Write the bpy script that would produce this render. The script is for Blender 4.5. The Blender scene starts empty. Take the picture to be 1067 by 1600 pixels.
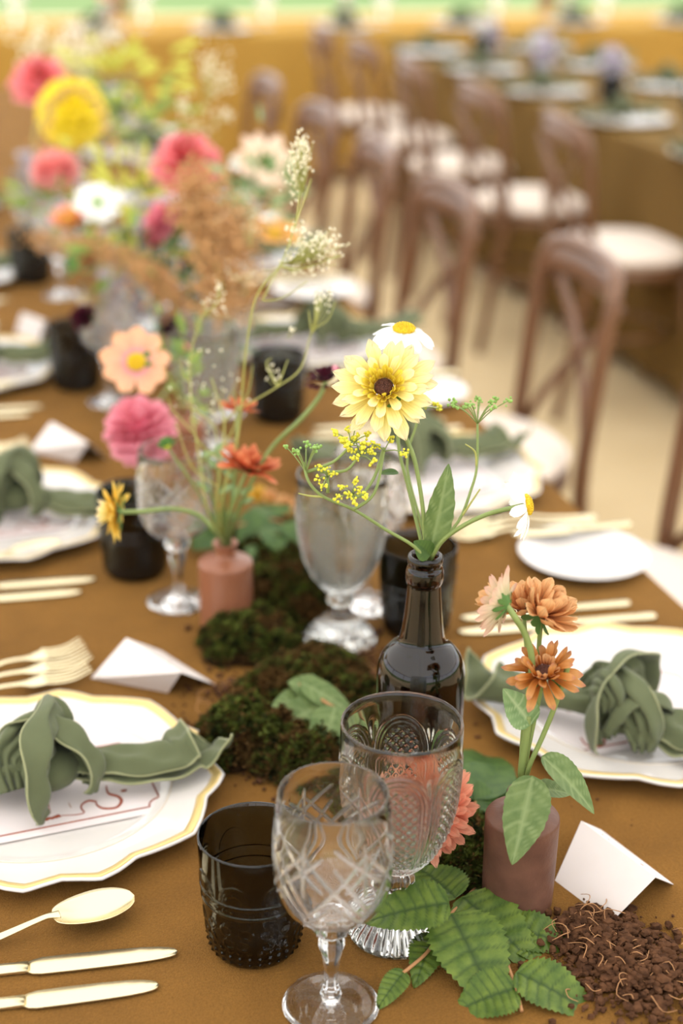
import bpy, math, random
import numpy as np
from mathutils import Matrix, Vector
R = math.radians
C = bpy.context.scene.collection
sc = bpy.context.scene
rnd = random.Random(7)

# ------------------------------------------------------------------ camera, light, exposure
F = 2400.0; PITCH = R(23.0); YAW = R(-16.2); ROLL = R(0.8); EYE = 1.55
cam_d = bpy.data.cameras.new('camera'); cam = bpy.data.objects.new('camera', cam_d); C.objects.link(cam)
cam.location = (0, 0, EYE)
CM = Matrix.Rotation(YAW, 3, 'Z') @ Matrix.Rotation(math.pi/2-PITCH, 3, 'X') @ Matrix.Rotation(ROLL, 3, 'Z')
cam.rotation_euler = CM.to_euler()
cam_d.sensor_fit = 'HORIZONTAL'; cam_d.sensor_width = 36; cam_d.lens = F/1067*36
cam_d.clip_start = .05; cam_d.clip_end = 300
cam_d.dof.use_dof = True; cam_d.dof.focus_distance = 1.235; cam_d.dof.aperture_fstop = 3.9
sc.camera = cam
sc.view_settings.view_transform = 'Standard'; sc.view_settings.look = 'None'
sc.view_settings.gamma = 1; sc.view_settings.use_curve_mapping = False
sc.view_settings.exposure = 0.30
cy = sc.cycles
cy.max_bounces = 18; cy.transmission_bounces = 18; cy.glossy_bounces = 8; cy.diffuse_bounces = 4; cy.transparent_max_bounces = 16
cy.sample_clamp_indirect = 6; cy.blur_glossy = .5
cy.caustics_refractive = True; cy.caustics_reflective = False

world = bpy.data.worlds.new('world'); sc.world = world; world.use_nodes = True
wn = world.node_tree.nodes; wl = world.node_tree.links; wn.clear()
wo = wn.new('ShaderNodeOutputWorld'); wb = wn.new('ShaderNodeBackground'); wt = wn.new('ShaderNodeTexCoord')
ws = wn.new('ShaderNodeSeparateXYZ'); wr = wn.new('ShaderNodeValToRGB')
wl.new(wt.outputs['Generated'], ws.inputs[0]); wl.new(ws.outputs['Z'], wr.inputs[0])
e = wr.color_ramp.elements
e[0].position = 0.0; e[0].color = (.95, .97, 1, 1)
e[1].position = .9; e[1].color = (.62, .74, 1, 1)
k = e.new(.25); k.color = (.90, .93, 1, 1)
wl.new(wr.outputs[0], wb.inputs[0]); wb.inputs[1].default_value = 2.0
wl.new(wb.outputs[0], wo.inputs[0])
sd = bpy.data.lights.new('sun', 'SUN'); sd.energy = 5.0; sd.angle = R(12); sd.color = (1, .965, .91)
so = bpy.data.objects.new('sun', sd); C.objects.link(so)
so.rotation_euler = Vector((-.45, .45, .85)).to_track_quat('Z', 'Y').to_euler()

# ------------------------------------------------------------------ helpers
def srgb(r, g, b):
    f = lambda c: (c/255/12.92) if c/255 <= .04045 else ((c/255+.055)/1.055)**2.4
    return (f(r), f(g), f(b), 1)
def at(px, py, z=.75):
    """where the sight line of a photo point meets the level z"""
    d = CM @ Vector(((px-533.5)/F, -(py-800)/F, -1)); t = (z-EYE)/d.z
    return Vector((d.x*t, d.y*t, z))
def P(px, py, d):
    """the point at distance d (metres along the view) on the sight line of a photo point"""
    return Vector((0, 0, EYE)) + CM @ Vector(((px-533.5)/F*d, -(py-800)/F*d, -d))
def camdir(x, y, z): return (CM @ Vector((x, y, z))).normalized()

def link(o, parent=None):
    C.objects.link(o)
    if parent is not None: o.parent = parent
    return o
def tag(o, label=None, cat=None, group=None, kind=None):
    if label: o['label'] = label
    if cat: o['category'] = cat
    if group: o['group'] = group
    if kind: o['kind'] = kind
    return o
def thing(name, label, cat, loc=(0, 0, 0), rz=0, group=None):
    o = bpy.data.objects.new(name, None); o.empty_display_size = .02
    link(o); o.location = loc; o.rotation_euler = (0, 0, rz)
    return tag(o, label, cat, group)
def mk(name, verts, faces, mat, smooth=True, uv=None, col=None, mi=None):
    me = bpy.data.meshes.new(name)
    me.from_pydata([tuple(v) for v in verts], [], [tuple(f) for f in faces])
    for m in (mat if isinstance(mat, (list, tuple)) else [mat]): me.materials.append(m)
    if smooth: me.polygons.foreach_set('use_smooth', [True]*len(me.polygons))
    if mi is not None: me.polygons.foreach_set('material_index', mi)
    if uv is not None:
        l = me.uv_layers.new(name='UVMap'); idx = np.empty(len(me.loops), dtype=np.int32)
        me.loops.foreach_get('vertex_index', idx); l.data.foreach_set('uv', np.asarray(uv, dtype=np.float32)[idx].ravel())
    if col is not None:
        a = me.attributes.new('tint', 'FLOAT', 'POINT'); a.data.foreach_set('value', np.asarray(col, dtype=np.float32))
    me.update()
    return me
def part(name, me, parent, M=None):
    o = bpy.data.objects.new(name, me); link(o, parent)
    if M is not None: o.matrix_local = M
    return o
def struct(name, me):
    o = bpy.data.objects.new(name, me); link(o); o['kind'] = 'structure'; return o
def copy_tree(o, parent=None):
    c = o.copy(); C.objects.link(c); c.parent = parent
    for ch in list(o.children): copy_tree(ch, c)
    return c
def put(o, loc, rz=0, label=None, group=None):
    o.location = loc; o.rotation_euler = (0, 0, rz)
    if label: o['label'] = label
    if group: o['group'] = group
    return o

class MB:
    """collects simple shapes into one mesh"""
    def __init__(s): s.v = []; s.f = []; s.uv = []
    def add(s, v, f, uv=None):
        n = len(s.v); s.v += [tuple(p) for p in v]; s.f += [tuple(i+n for i in q) for q in f]
        s.uv += (uv if uv is not None else [(0, 0)]*len(v)); return s
    def tube(s, pts, r, n=8, cap=True, sm=0):
        v, f = tube_vf(pts, r, n, cap, sm); return s.add(v, f)
    def box(s, a, b):
        x0, y0, z0 = a; x1, y1, z1 = b
        v = [(x0,y0,z0),(x1,y0,z0),(x1,y1,z0),(x0,y1,z0),(x0,y0,z1),(x1,y0,z1),(x1,y1,z1),(x0,y1,z1)]
        return s.add(v, [(0,3,2,1),(4,5,6,7),(0,1,5,4),(1,2,6,5),(2,3,7,6),(3,0,4,7)])
    def lathe(s, prof, n=32, c=(0, 0, 0)):
        v = []; f = []
        for r, z in prof:
            for i in range(n):
                a = 2*math.pi*i/n; v.append((c[0]+r*math.cos(a), c[1]+r*math.sin(a), c[2]+z))
        for j in range(len(prof)-1):
            for i in range(n):
                f.append((j*n+i, j*n+(i+1) % n, (j+1)*n+(i+1) % n, (j+1)*n+i))
        return s.add(v, f)
    def ball(s, c, r, n=8, m=5, sc3=(1, 1, 1)):
        v = [(c[0], c[1], c[2]-r*sc3[2])]
        for j in range(1, m):
            t = math.pi*j/m
            for i in range(n):
                a = 2*math.pi*i/n
                v.append((c[0]+r*sc3[0]*math.sin(t)*math.cos(a), c[1]+r*sc3[1]*math.sin(t)*math.sin(a), c[2]-r*sc3[2]*math.cos(t)))
        v.append((c[0], c[1], c[2]+r*sc3[2])); f = []
        for i in range(n): f.append((0, 1+(i+1) % n, 1+i))
        for j in range(m-2):
            for i in range(n): f.append((1+j*n+i, 1+j*n+(i+1) % n, 1+(j+1)*n+(i+1) % n, 1+(j+1)*n+i))
        L = len(v)-1
        for i in range(n): f.append((L, 1+(m-2)*n+i, 1+(m-2)*n+(i+1) % n))
        return s.add(v, f)
    def mesh(s, name, mat, smooth=True): return mk(name, s.v, s.f, mat, smooth)

def smooth_path(pts, k):
    pts = [Vector(p) for p in pts]
    if k <= 0 or len(pts) < 3: return pts
    out = []
    for i in range(len(pts)-1):
        p0 = pts[max(i-1, 0)]; p1 = pts[i]; p2 = pts[i+1]; p3 = pts[min(i+2, len(pts)-1)]
        for j in range(k):
            t = j/k
            out.append(.5*((2*p1)+(p2-p0)*t+(2*p0-5*p1+4*p2-p3)*t*t+(3*p1-p0-3*p2+p3)*t**3))
    out.append(pts[-1]); return out
def frames(pts):
    T = []
    for i in range(len(pts)):
        d = pts[min(i+1, len(pts)-1)]-pts[max(i-1, 0)]
        T.append(d.normalized() if d.length > 1e-9 else Vector((0, 0, 1)))
    up = Vector((0, 0, 1)) if abs(T[0].z) < .9 else Vector((1, 0, 0))
    N = []; n = (up-T[0]*up.dot(T[0])).normalized()
    for t in T:
        n = (n-t*n.dot(t)).normalized(); N.append(n)
    return T, N
def tube_vf(pts, r, n=8, cap=True, sm=0):
    """r: number, or list interpolated along the path"""
    pts = smooth_path(pts, sm); T, N = frames(pts); v = []; f = []; L = len(pts)
    for i, p in enumerate(pts):
        if isinstance(r, (list, tuple)):
            q = i/(L-1)*(len(r)-1); a = int(min(q, len(r)-2)); rr = r[a]+(r[a+1]-r[a])*(q-a)
        else: rr = r
        B = T[i].cross(N[i])
        for j in range(n):
            a = 2*math.pi*j/n; v.append(p+(N[i]*math.cos(a)+B*math.sin(a))*rr)
    for i in range(L-1):
        for j in range(n): f.append((i*n+j, i*n+(j+1) % n, (i+1)*n+(j+1) % n, (i+1)*n+j))
    if cap: f.append(tuple(range(n-1, -1, -1))); f.append(tuple((L-1)*n+j for j in range(n)))
    return v, f
def tube(name, pts, r, mat, n=8, sm=4):
    v, f = tube_vf(pts, r, n, True, sm); return mk(name, v, f, mat)

# ------------------------------------------------------------------ materials
def nodes(m): return m.node_tree.nodes, m.node_tree.links
def mat(name, col, rough=.5, metal=0, trans=0, ior=1.45, sheen=0, noise=None, bump=None, spec=.5, coat=0, sub=0, sheen_tint=None):
    m = bpy.data.materials.new(name); m.use_nodes = True; n, l = nodes(m); b = n['Principled BSDF']
    b.inputs['Base Color'].default_value = col; b.inputs['Roughness'].default_value = rough
    b.inputs['Metallic'].default_value = metal; b.inputs['Transmission Weight'].default_value = trans
    b.inputs['IOR'].default_value = ior; b.inputs['Sheen Weight'].default_value = sheen
    b.inputs['Specular IOR Level'].default_value = spec; b.inputs['Coat Weight'].default_value = coat
    if sheen_tint: b.inputs['Sheen Tint'].default_value = sheen_tint
    if sub: b.inputs['Subsurface Weight'].default_value = sub; b.inputs['Subsurface Radius'].default_value = (.01, .006, .004)
    if noise or bump: tc = n.new('ShaderNodeTexCoord')
    if noise:   # (scale, col2, contrast)
        t = n.new('ShaderNodeTexNoise'); t.inputs['Scale'].default_value = noise[0]; t.inputs['Detail'].default_value = 5
        r = n.new('ShaderNodeValToRGB'); c = noise[2] if len(noise) > 2 else .2
        r.color_ramp.elements[0].position = .5-c; r.color_ramp.elements[1].position = .5+c
        r.color_ramp.elements[0].color = col; r.color_ramp.elements[1].color = noise[1]
        l.new(tc.outputs['Object'], t.inputs['Vector']); l.new(t.outputs[0], r.inputs[0]); l.new(r.outputs[0], b.inputs['Base Color'])
    if bump:    # (scale, strength, distance)
        t = n.new('ShaderNodeTexNoise'); t.inputs['Scale'].default_value = bump[0]; t.inputs['Detail'].default_value = 4
        u = n.new('ShaderNodeBump'); u.inputs['Strength'].default_value = bump[1]; u.inputs['Distance'].default_value = bump[2]
        l.new(tc.outputs['Object'], t.inputs['Vector']); l.new(t.outputs[0], u.inputs['Height']); l.new(u.outputs[0], b.inputs['Normal'])
    return m
def petal_mat(name, stops, rough=.55, transl=.35, streak=.12):
    """colour runs from petal base to tip (uv v); thin petals let light through"""
    m = bpy.data.materials.new(name); m.use_nodes = True; n, l = nodes(m); b = n['Principled BSDF']; out = n['Material Output']
    uv = n.new('ShaderNodeUVMap'); s = n.new('ShaderNodeSeparateXYZ'); r = n.new('ShaderNodeValToRGB')
    l.new(uv.outputs[0], s.inputs[0]); l.new(s.outputs['Y'], r.inputs[0])
    el = r.color_ramp.elements; el[0].position = stops[0][0]; el[0].color = stops[0][1]; el[1].position = stops[-1][0]; el[1].color = stops[-1][1]
    for p, c in stops[1:-1]: q = el.new(p); q.color = c
    mp = n.new('ShaderNodeMapping'); mp.inputs['Scale'].default_value = (9, .8, 1); l.new(uv.outputs[0], mp.inputs[0])
    oi = n.new('ShaderNodeObjectInfo'); l.new(oi.outputs['Random'], mp.inputs['Location'])
    t = n.new('ShaderNodeTexNoise'); t.inputs['Scale'].default_value = 1.5; t.inputs['Detail'].default_value = 3; l.new(mp.outputs[0], t.inputs[0])
    h = n.new('ShaderNodeHueSaturation'); ma = n.new('ShaderNodeMapRange')
    ma.inputs['From Min'].default_value = .3; ma.inputs['From Max'].default_value = .7
    ma.inputs['To Min'].default_value = 1-streak*1.6; ma.inputs['To Max'].default_value = 1+streak
    l.new(t.outputs[0], ma.inputs[0]); l.new(ma.outputs[0], h.inputs['Value']); l.new(r.outputs[0], h.inputs['Color'])
    l.new(h.outputs[0], b.inputs['Base Color']); b.inputs['Roughness'].default_value = rough; b.inputs['Specular IOR Level'].default_value = .25
    tr = n.new('ShaderNodeBsdfTranslucent'); l.new(h.outputs[0], tr.inputs[0]); mx = n.new('ShaderNodeMixShader'); mx.inputs[0].default_value = transl
    l.new(b.outputs[0], mx.inputs[1]); l.new(tr.outputs[0], mx.inputs[2]); l.new(mx.outputs[0], out.inputs[0])
    return m
def leaf_mat(name, c1, c2, vein, rough=.45, transl=.25):
    m = bpy.data.materials.new(name); m.use_nodes = True; n, l = nodes(m); b = n['Principled BSDF']; out = n['Material Output']
    tc = n.new('ShaderNodeTexCoord'); t = n.new('ShaderNodeTexNoise'); t.inputs['Scale'].default_value = 60; t.inputs['Detail'].default_value = 5
    l.new(tc.outputs['Object'], t.inputs[0]); r = n.new('ShaderNodeValToRGB')
    r.color_ramp.elements[0].position = .35; r.color_ramp.elements[0].color = c1; r.color_ramp.elements[1].position = .68; r.color_ramp.elements[1].color = c2
    l.new(t.outputs[0], r.inputs[0]); at_ = n.new('ShaderNodeAttribute'); at_.attribute_name = 'tint'
    mx = n.new('ShaderNodeMix'); mx.data_type = 'RGBA'; l.new(at_.outputs['Fac'], mx.inputs[0]); l.new(r.outputs[0], mx.inputs[6]); mx.inputs[7].default_value = vein
    l.new(mx.outputs[2], b.inputs['Base Color']); b.inputs['Roughness'].default_value = rough; b.inputs['Specular IOR Level'].default_value = .35
    t2 = n.new('ShaderNodeTexNoise'); t2.inputs['Scale'].default_value = 700; u = n.new('ShaderNodeBump'); u.inputs['Strength'].default_value = .25; u.inputs['Distance'].default_value = .0006
    l.new(tc.outputs['Object'], t2.inputs[0]); l.new(t2.outputs[0], u.inputs['Height']); l.new(u.outputs[0], b.inputs['Normal'])
    tr = n.new('ShaderNodeBsdfTranslucent'); l.new(mx.outputs[2], tr.inputs[0]); ms = n.new('ShaderNodeMixShader'); ms.inputs[0].default_value = transl
    l.new(b.outputs[0], ms.inputs[1]); l.new(tr.outputs[0], ms.inputs[2]); l.new(ms.outputs[0], out.inputs[0])
    return m

M = {}
M['velvet'] = mat('mustard_velvet', srgb(112, 77, 34), .9, sheen=.13, sheen_tint=srgb(235, 190, 115), noise=(14, srgb(132, 92, 41), .22), bump=(700, .8, .0025), spec=.15)
M['velvet_far'] = mat('ochre_velvet', srgb(176, 138, 66), .9, sheen=.25, sheen_tint=srgb(240, 190, 80), noise=(3, srgb(164, 126, 58), .3), spec=.15)
M['velvet_brown'] = mat('brown_velvet', srgb(110, 84, 44), .9, sheen=.12, sheen_tint=srgb(230, 190, 90), noise=(4, srgb(98, 74, 38), .3), spec=.15)
M['matting'] = mat('coir_matting', srgb(208, 184, 142), .95, noise=(5, srgb(220, 197, 156), .3), bump=(300, .4, .004), spec=.1)
M['grass'] = mat('lawn', srgb(80, 105, 45), .9, noise=(1.5, srgb(110, 130, 60), .3))
M['porcelain'] = mat('porcelain', srgb(216, 210, 204), .12, coat=.3)
M['gold_rim'] = mat('gold_rim', srgb(224, 196, 128), .3, metal=.35)
M['gold'] = mat('brushed_gold', srgb(226, 212, 174), .27, metal=.95, bump=(500, .1, .0004))
M['paper'] = mat('card_paper', srgb(230, 221, 216), .8, noise=(30, srgb(226, 216, 210), .3))
M['paper2'] = mat('menu_paper', srgb(224, 214, 212), .75)
M['ink'] = mat('russet_ink', srgb(150, 70, 42), .8)
M['rimline'] = mat('faded_gilt_line', srgb(216, 198, 170), .4)
M['ink2'] = mat('pale_ink', srgb(205, 170, 150), .8)
M['napkin'] = mat('sage_linen', srgb(88, 94, 66), .85, sheen=.15, noise=(40, srgb(100, 106, 76), .3), bump=(1400, .35, .0008), spec=.2)
M['hem'] = mat('sage_hem', srgb(142, 144, 106), .85, sheen=.3, bump=(1400, .3, .0008), spec=.2)
M['clear'] = mat('clear_crystal', (1, 1, 1, 1), 0, trans=1, ior=1.5)
M['cut'] = mat('crystal_cut_glint', (1, 1, 1, 1), .16, trans=.86, ior=1.5)  # diffuse white in the polished cuts stands in for their bright glints
M['smoke'] = mat('grey_glass', srgb(232, 234, 230), 0, trans=1, ior=1.48)
M['dark'] = mat('dark_smoke_glass', srgb(102, 106, 104), .02, trans=1, ior=1.48)
def absorb(m, col, dens):
    n, l = nodes(m); a = n.new('ShaderNodeVolumeAbsorption'); a.inputs[0].default_value = col; a.inputs[1].default_value = dens; l.new(a.outputs[0], n['Material Output'].inputs['Volume'])
absorb(M['dark'], (.35, .35, .34, 1), 110)
M['bottle'] = mat('brown_bottle_glass', srgb(64, 34, 22), .02, trans=1, ior=1.5)
M['lilac'] = mat('sky_tinted_glass', srgb(238, 232, 244), .12, trans=.75, ior=1.45)  # clear glass; the lilac tint stands in for reflected sky
M['stone'] = mat('stoneware', srgb(92, 62, 50), .46, noise=(40, srgb(116, 80, 64), .2), bump=(220, .3, .0012), spec=.35)
M['stone2'] = mat('stoneware_light', srgb(146, 96, 70), .36, noise=(22, srgb(142, 86, 60), .3), bump=(160, .12, .001), coat=.15)
M['wood'] = mat('bentwood', srgb(128, 90, 62), .38, noise=(7, srgb(104, 70, 46), .3), coat=.2)
M['cushion'] = mat('cream_cushion', srgb(238, 222, 206), .9, sheen=.2)
M['soil'] = mat('soil', srgb(58, 38, 26), .95, noise=(130, srgb(100, 68, 46), .2), spec=.1)
M['root'] = mat('rootlet', srgb(176, 128, 84), .8)
M['moss_base'] = mat('moss_base', srgb(34, 24, 15), .95, noise=(60, srgb(62, 44, 26), .25), spec=.1)
M['moss'] = mat('moss', srgb(24, 30, 13), .8, noise=(75, srgb(104, 114, 48), .15), spec=.15)
M['moss_tan'] = mat('dry_moss', srgb(104, 74, 40), .85, noise=(60, srgb(66, 54, 24), .2), spec=.15)
M['stem'] = mat('green_stem', srgb(114, 132, 72), .5, noise=(40, srgb(136, 152, 88), .3))
M['stem_pale'] = mat('pale_stem', srgb(168, 168, 92), .5)
M['stem_dark'] = mat('dark_stem', srgb(70, 104, 52), .5)
M['canvas'] = mat('marquee_canvas', srgb(242, 238, 230), .8)
def speckle(m, scale, lo, hi):
    n, l = nodes(m); b = n['Principled BSDF']; src = b.inputs['Base Color'].links[0].from_socket
    tc = n.new('ShaderNodeTexCoord'); t = n.new('ShaderNodeTexNoise'); t.inputs['Scale'].default_value = scale; t.inputs['Detail'].default_value = 6; t.inputs['Roughness'].default_value = .8
    r = n.new('ShaderNodeMapRange'); r.inputs['From Min'].default_value = .35; r.inputs['From Max'].default_value = .65; r.inputs['To Min'].default_value = lo; r.inputs['To Max'].default_value = hi
    h = n.new('ShaderNodeHueSaturation'); l.new(tc.outputs['Object'], t.inputs[0]); l.new(t.outputs[0], r.inputs[0]); l.new(r.outputs[0], h.inputs['Value']); l.new(src, h.inputs['Color']); l.new(h.outputs[0], b.inputs['Base Color'])
speckle(M['velvet'], 420, .78, 1.22)
def canvas_nodes():
    n, l = nodes(M['canvas']); b = n['Principled BSDF']; o = n['Material Output']; t = n.new('ShaderNodeBsdfTranslucent'); t.inputs[0].default_value = srgb(250, 247, 240)
    x = n.new('ShaderNodeMixShader'); x.inputs[0].default_value = .55; l.new(b.outputs[0], x.inputs[1]); l.new(t.outputs[0], x.inputs[2]); l.new(x.outputs[0], o.inputs[0])
canvas_nodes()
M['pole'] = mat('marquee_post', srgb(120, 84, 56), .5)
M['yellow_c'] = mat('yellow_florets', srgb(234, 202, 30), .6, noise=(300, srgb(214, 168, 18), .2), bump=(900, .6, .002))
M['brown_c'] = mat('brown_florets', srgb(70, 34, 26), .6, noise=(400, srgb(120, 78, 62), .2), bump=(1200, .8, .002))
M['green_c'] = mat('green_centre', srgb(90, 120, 40), .6)
M['cream'] = mat('cream_blossom', srgb(240, 232, 204), .6)
M['fennel'] = mat('fennel_yellow', srgb(216, 210, 62), .6)
M['fennel_g'] = mat('fennel_green', srgb(140, 176, 92), .6)
M['astilbe'] = mat('rust_plume', srgb(208, 164, 112), .8, noise=(80, srgb(186, 136, 84), .2))
M['foliage'] = mat('foliage', srgb(92, 122, 48), .6, noise=(30, srgb(160, 172, 74), .2))
M['foliage_y'] = mat('lime_foliage', srgb(182, 186, 70), .6, noise=(30, srgb(206, 196, 80), .2))
M['burgundy'] = petal_mat('burgundy', [(0, srgb(50, 10, 24)), (1, srgb(84, 26, 44))])
PM = {
 'yellow': petal_mat('pale_yellow_petal', [(0, srgb(220, 172, 66)), (.3, srgb(236, 212, 108)), (.65, srgb(246, 234, 158)), (1, srgb(246, 230, 190))]),
 'yellow_in': petal_mat('lemon_petal', [(0, srgb(222, 190, 40)), (1, srgb(248, 232, 96))]),
 'white': petal_mat('white_petal', [(0, srgb(236, 236, 214)), (.3, srgb(250, 250, 246)), (1, srgb(252, 252, 250))], transl=.25, streak=.05),
 'peach': petal_mat('peach_petal', [(0, srgb(226, 150, 190)), (.28, srgb(246, 180, 150)), (1, srgb(252, 196, 152))]),
 'cream': petal_mat('cream_petal', [(0, srgb(250, 226, 196)), (1, srgb(252, 220, 196))]),
 'pink': petal_mat('rose_petal', [(0, srgb(220, 112, 132)), (1, srgb(240, 162, 176))], transl=.2),
 'pinklight': petal_mat('pink_petal', [(0, srgb(240, 128, 130)), (1, srgb(252, 188, 180))], transl=.2),
 'coralpink': petal_mat('coral_pink_petal', [(0, srgb(222, 78, 72)), (.4, srgb(236, 116, 120)), (1, srgb(244, 156, 160))], transl=.2),
 'coral': petal_mat('coral_petal', [(0, srgb(218, 110, 84)), (.5, srgb(236, 146, 116)), (1, srgb(248, 180, 150))], transl=.25),
 'rust': petal_mat('rust_petal', [(0, srgb(140, 62, 20)), (.4, srgb(190, 116, 46)), (.8, srgb(210, 152, 92)), (1, srgb(190, 130, 104))]),
 'apricot': petal_mat('apricot_petal', [(0, srgb(176, 92, 50)), (.4, srgb(226, 166, 108)), (1, srgb(238, 194, 142))]),
 'palebeige': petal_mat('beige_petal', [(0, srgb(206, 204, 150)), (.5, srgb(226, 208, 178)), (1, srgb(222, 178, 160))]),
 'red': petal_mat('russet_petal', [(0, srgb(150, 52, 30)), (.5, srgb(204, 100, 62)), (1, srgb(226, 146, 104))]),
 'bright': petal_mat('bright_yellow_petal', [(0, srgb(248, 228, 40)), (.6, srgb(250, 232, 56)), (1, srgb(246, 216, 96))], transl=.2),
 'gold': petal_mat('golden_petal', [(0, srgb(206, 146, 30)), (.5, srgb(232, 186, 66)), (1, srgb(244, 212, 116))]),
 'orange': petal_mat('orange_petal', [(0, srgb(220, 160, 70)), (1, srgb(240, 180, 106))]),
 'sepal': petal_mat('sepal', [(0, srgb(108, 150, 84)), (1, srgb(96, 134, 70))], streak=.1),
}
LM = {
 'rasp': leaf_mat('raspberry_leaf', srgb(70, 96, 32), srgb(116, 136, 52), srgb(54, 78, 28)),
 'mid': leaf_mat('mid_green_leaf', srgb(88, 112, 58), srgb(118, 138, 80), srgb(134, 152, 98)),
 'deep': leaf_mat('deep_green_leaf', srgb(62, 92, 38), srgb(90, 118, 52), srgb(60, 88, 38)),
 'soft': leaf_mat('soft_green_leaf', srgb(104, 138, 84), srgb(134, 162, 106), srgb(164, 184, 134)),
}

# ------------------------------------------------------------------ mesh builders
def poly_f(th, n):
    """radius factor of a regular n-gon"""
    a = (th % (2*math.pi/n))-math.pi/n
    return math.cos(math.pi/n)/np.cos(a)
def dense(ctrl, step):
    """resample a control profile (r, z[, facets]) along its length"""
    out = [tuple(ctrl[0])]
    for a, b in zip(ctrl[:-1], ctrl[1:]):
        k = max(1, int(round(math.hypot(b[0]-a[0], b[1]-a[1])/step)))
        for j in range(1, k+1): out.append(tuple(a[i]+(b[i]-a[i])*j/k for i in range(len(a))))
    return out
def curve_prof(ctrl, k=6):
    p = smooth_path([(c[0], 0, c[1]) for c in ctrl], k); return [(max(q.x, 1e-5), q.z) for q in p]
def glass_mesh(name, outer, inner, nth, disp, m, facet=None, cut=None):
    """outer profile going up, inner going down; disp(theta, z, r) pushes the outer wall"""
    th = np.linspace(0, 2*math.pi, nth, endpoint=False); V = []; D = []
    for i, (r, z) in enumerate(outer):
        rr = np.full(nth, r)
        if facet: rr = rr*facet(th, z)
        dd_ = disp(th, z, r) if disp is not None else 0
        rr = rr+dd_; D.append(np.zeros(nth)+dd_)
        V.append(np.stack([rr*np.cos(th), rr*np.sin(th), np.full(nth, z)], 1))
    for r, z in inner: V.append(np.stack([r*np.cos(th), r*np.sin(th), np.full(nth, z)], 1))
    n = len(V); V = np.concatenate(V); f = []
    i = np.arange(nth); i2 = (i+1) % nth
    for j in range(n-1): f.append(np.stack([j*nth+i, j*nth+i2, (j+1)*nth+i2, (j+1)*nth+i], 1))
    f = np.concatenate(f)
    me = bpy.data.meshes.new(name); me.from_pydata(V.tolist(), [], f.tolist()); me.materials.append(m)
    me.polygons.foreach_set('use_smooth', [True]*len(me.polygons))
    if cut:
        me.materials.append(cut); mi = np.zeros(len(me.polygons), dtype=np.int32)
        for j in range(len(outer)-1):
            q = np.minimum(np.minimum(D[j], D[j+1]), np.minimum(np.roll(D[j], -1), np.roll(D[j+1], -1))); mi[j*nth:(j+1)*nth] = (q < -.0003)
        me.polygons.foreach_set('material_index', mi)
    me.update(); return me
def wrap(d): return (d+math.pi) % (2*math.pi)-math.pi
G = lambda x, s: np.exp(-(x/s)**2)

# cut crystal wine glass -------------------------------------------------
def wine_mesh():
    bowl = curve_prof([(.012, .0865), (.026, .0895), (.0365, .0980), (.0418, .111), (.0438, .128), (.0438, .150), (.0420, .172), (.0398, .190)], 30)
    segs = []
    for k in range(6):
        a = k*math.pi/3+.3; q = math.pi/6
        segs += [(a, .128, a, .170), (a-.33, .135, a+.33, .163), (a+.33, .135, a-.33, .163),
                 (a, .163, a+2*q, .108), (a, .163, a-2*q, .108), (a-q, .170, a+.5*q, .138), (a+q, .155, a+2.2*q, .112)]
        for j in range(1):
            b = a+q; segs += [(b, .124, b+q*1.2, .097), (b, .124, b-q*1.2, .097)]
    S = np.array(segs)
    def disp(th, z, r):
        if z < .092: return 0
        d = np.zeros_like(th)
        for a0, z0, a1, z1 in S:
            if not (min(z0, z1)-.003 < z < max(z0, z1)+.003): continue
            dx = wrap(th-a0)*.04; ex = (a1-a0)*.04; ez = z1-z0; L2 = ex*ex+ez*ez
            t = np.clip((dx*ex+(z-z0)*ez)/L2, 0, 1); q = np.hypot(dx-t*ex, (z-z0)-t*ez)
            w = .0014*np.sin(np.pi*np.clip(t*.9+.05, 0, 1))**.5
            d = np.minimum(d, -.0012*np.clip(1-q/np.maximum(w, 1e-5), 0, 1))
        return d
    wall = [(.0391, .1910), (.0387, .1907), (.0384, .1896)]
    inner = [(max(r-.0029, 1e-5), z) for r, z in reversed(bowl[::7]) if z > .0945 and z < .182]+[(.020, .0935), (.008, .0905), (1e-5, .0900)]
    return glass_mesh('bowl', dense([(1e-5, .0855), (.011, .0865)], .004)+bowl+[(.0393, .1907)], wall+inner, 400, disp, M['clear'], cut=M['cut'])
def wine_stem_mesh():
    pr = dense([(1e-5, .0030), (.0065, .0030), (.0085, .012), (.0052, .022), (.0050, .030), (.0062, .044), (.0098, .056), (.0100, .061), (.0080, .0655), (.0150, .0725), (.0150, .0785), (.0098, .0866), (1e-5, .0868)], .004)
    return glass_mesh('stem', pr, [], 64, None, M['clear'], facet=lambda th, z: poly_f(th, 8))
def wine_foot_mesh():
    o = [(1e-5, 0), (.030, 0), (.0362, .0006), (.0368, .0014), (.0362, .0024), (.030, .0030), (.018, .0048), (.010, .0090), (.006, .0100), (1e-5, .0100)]
    return glass_mesh('foot', o, [], 72, None, M['clear'])
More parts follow.
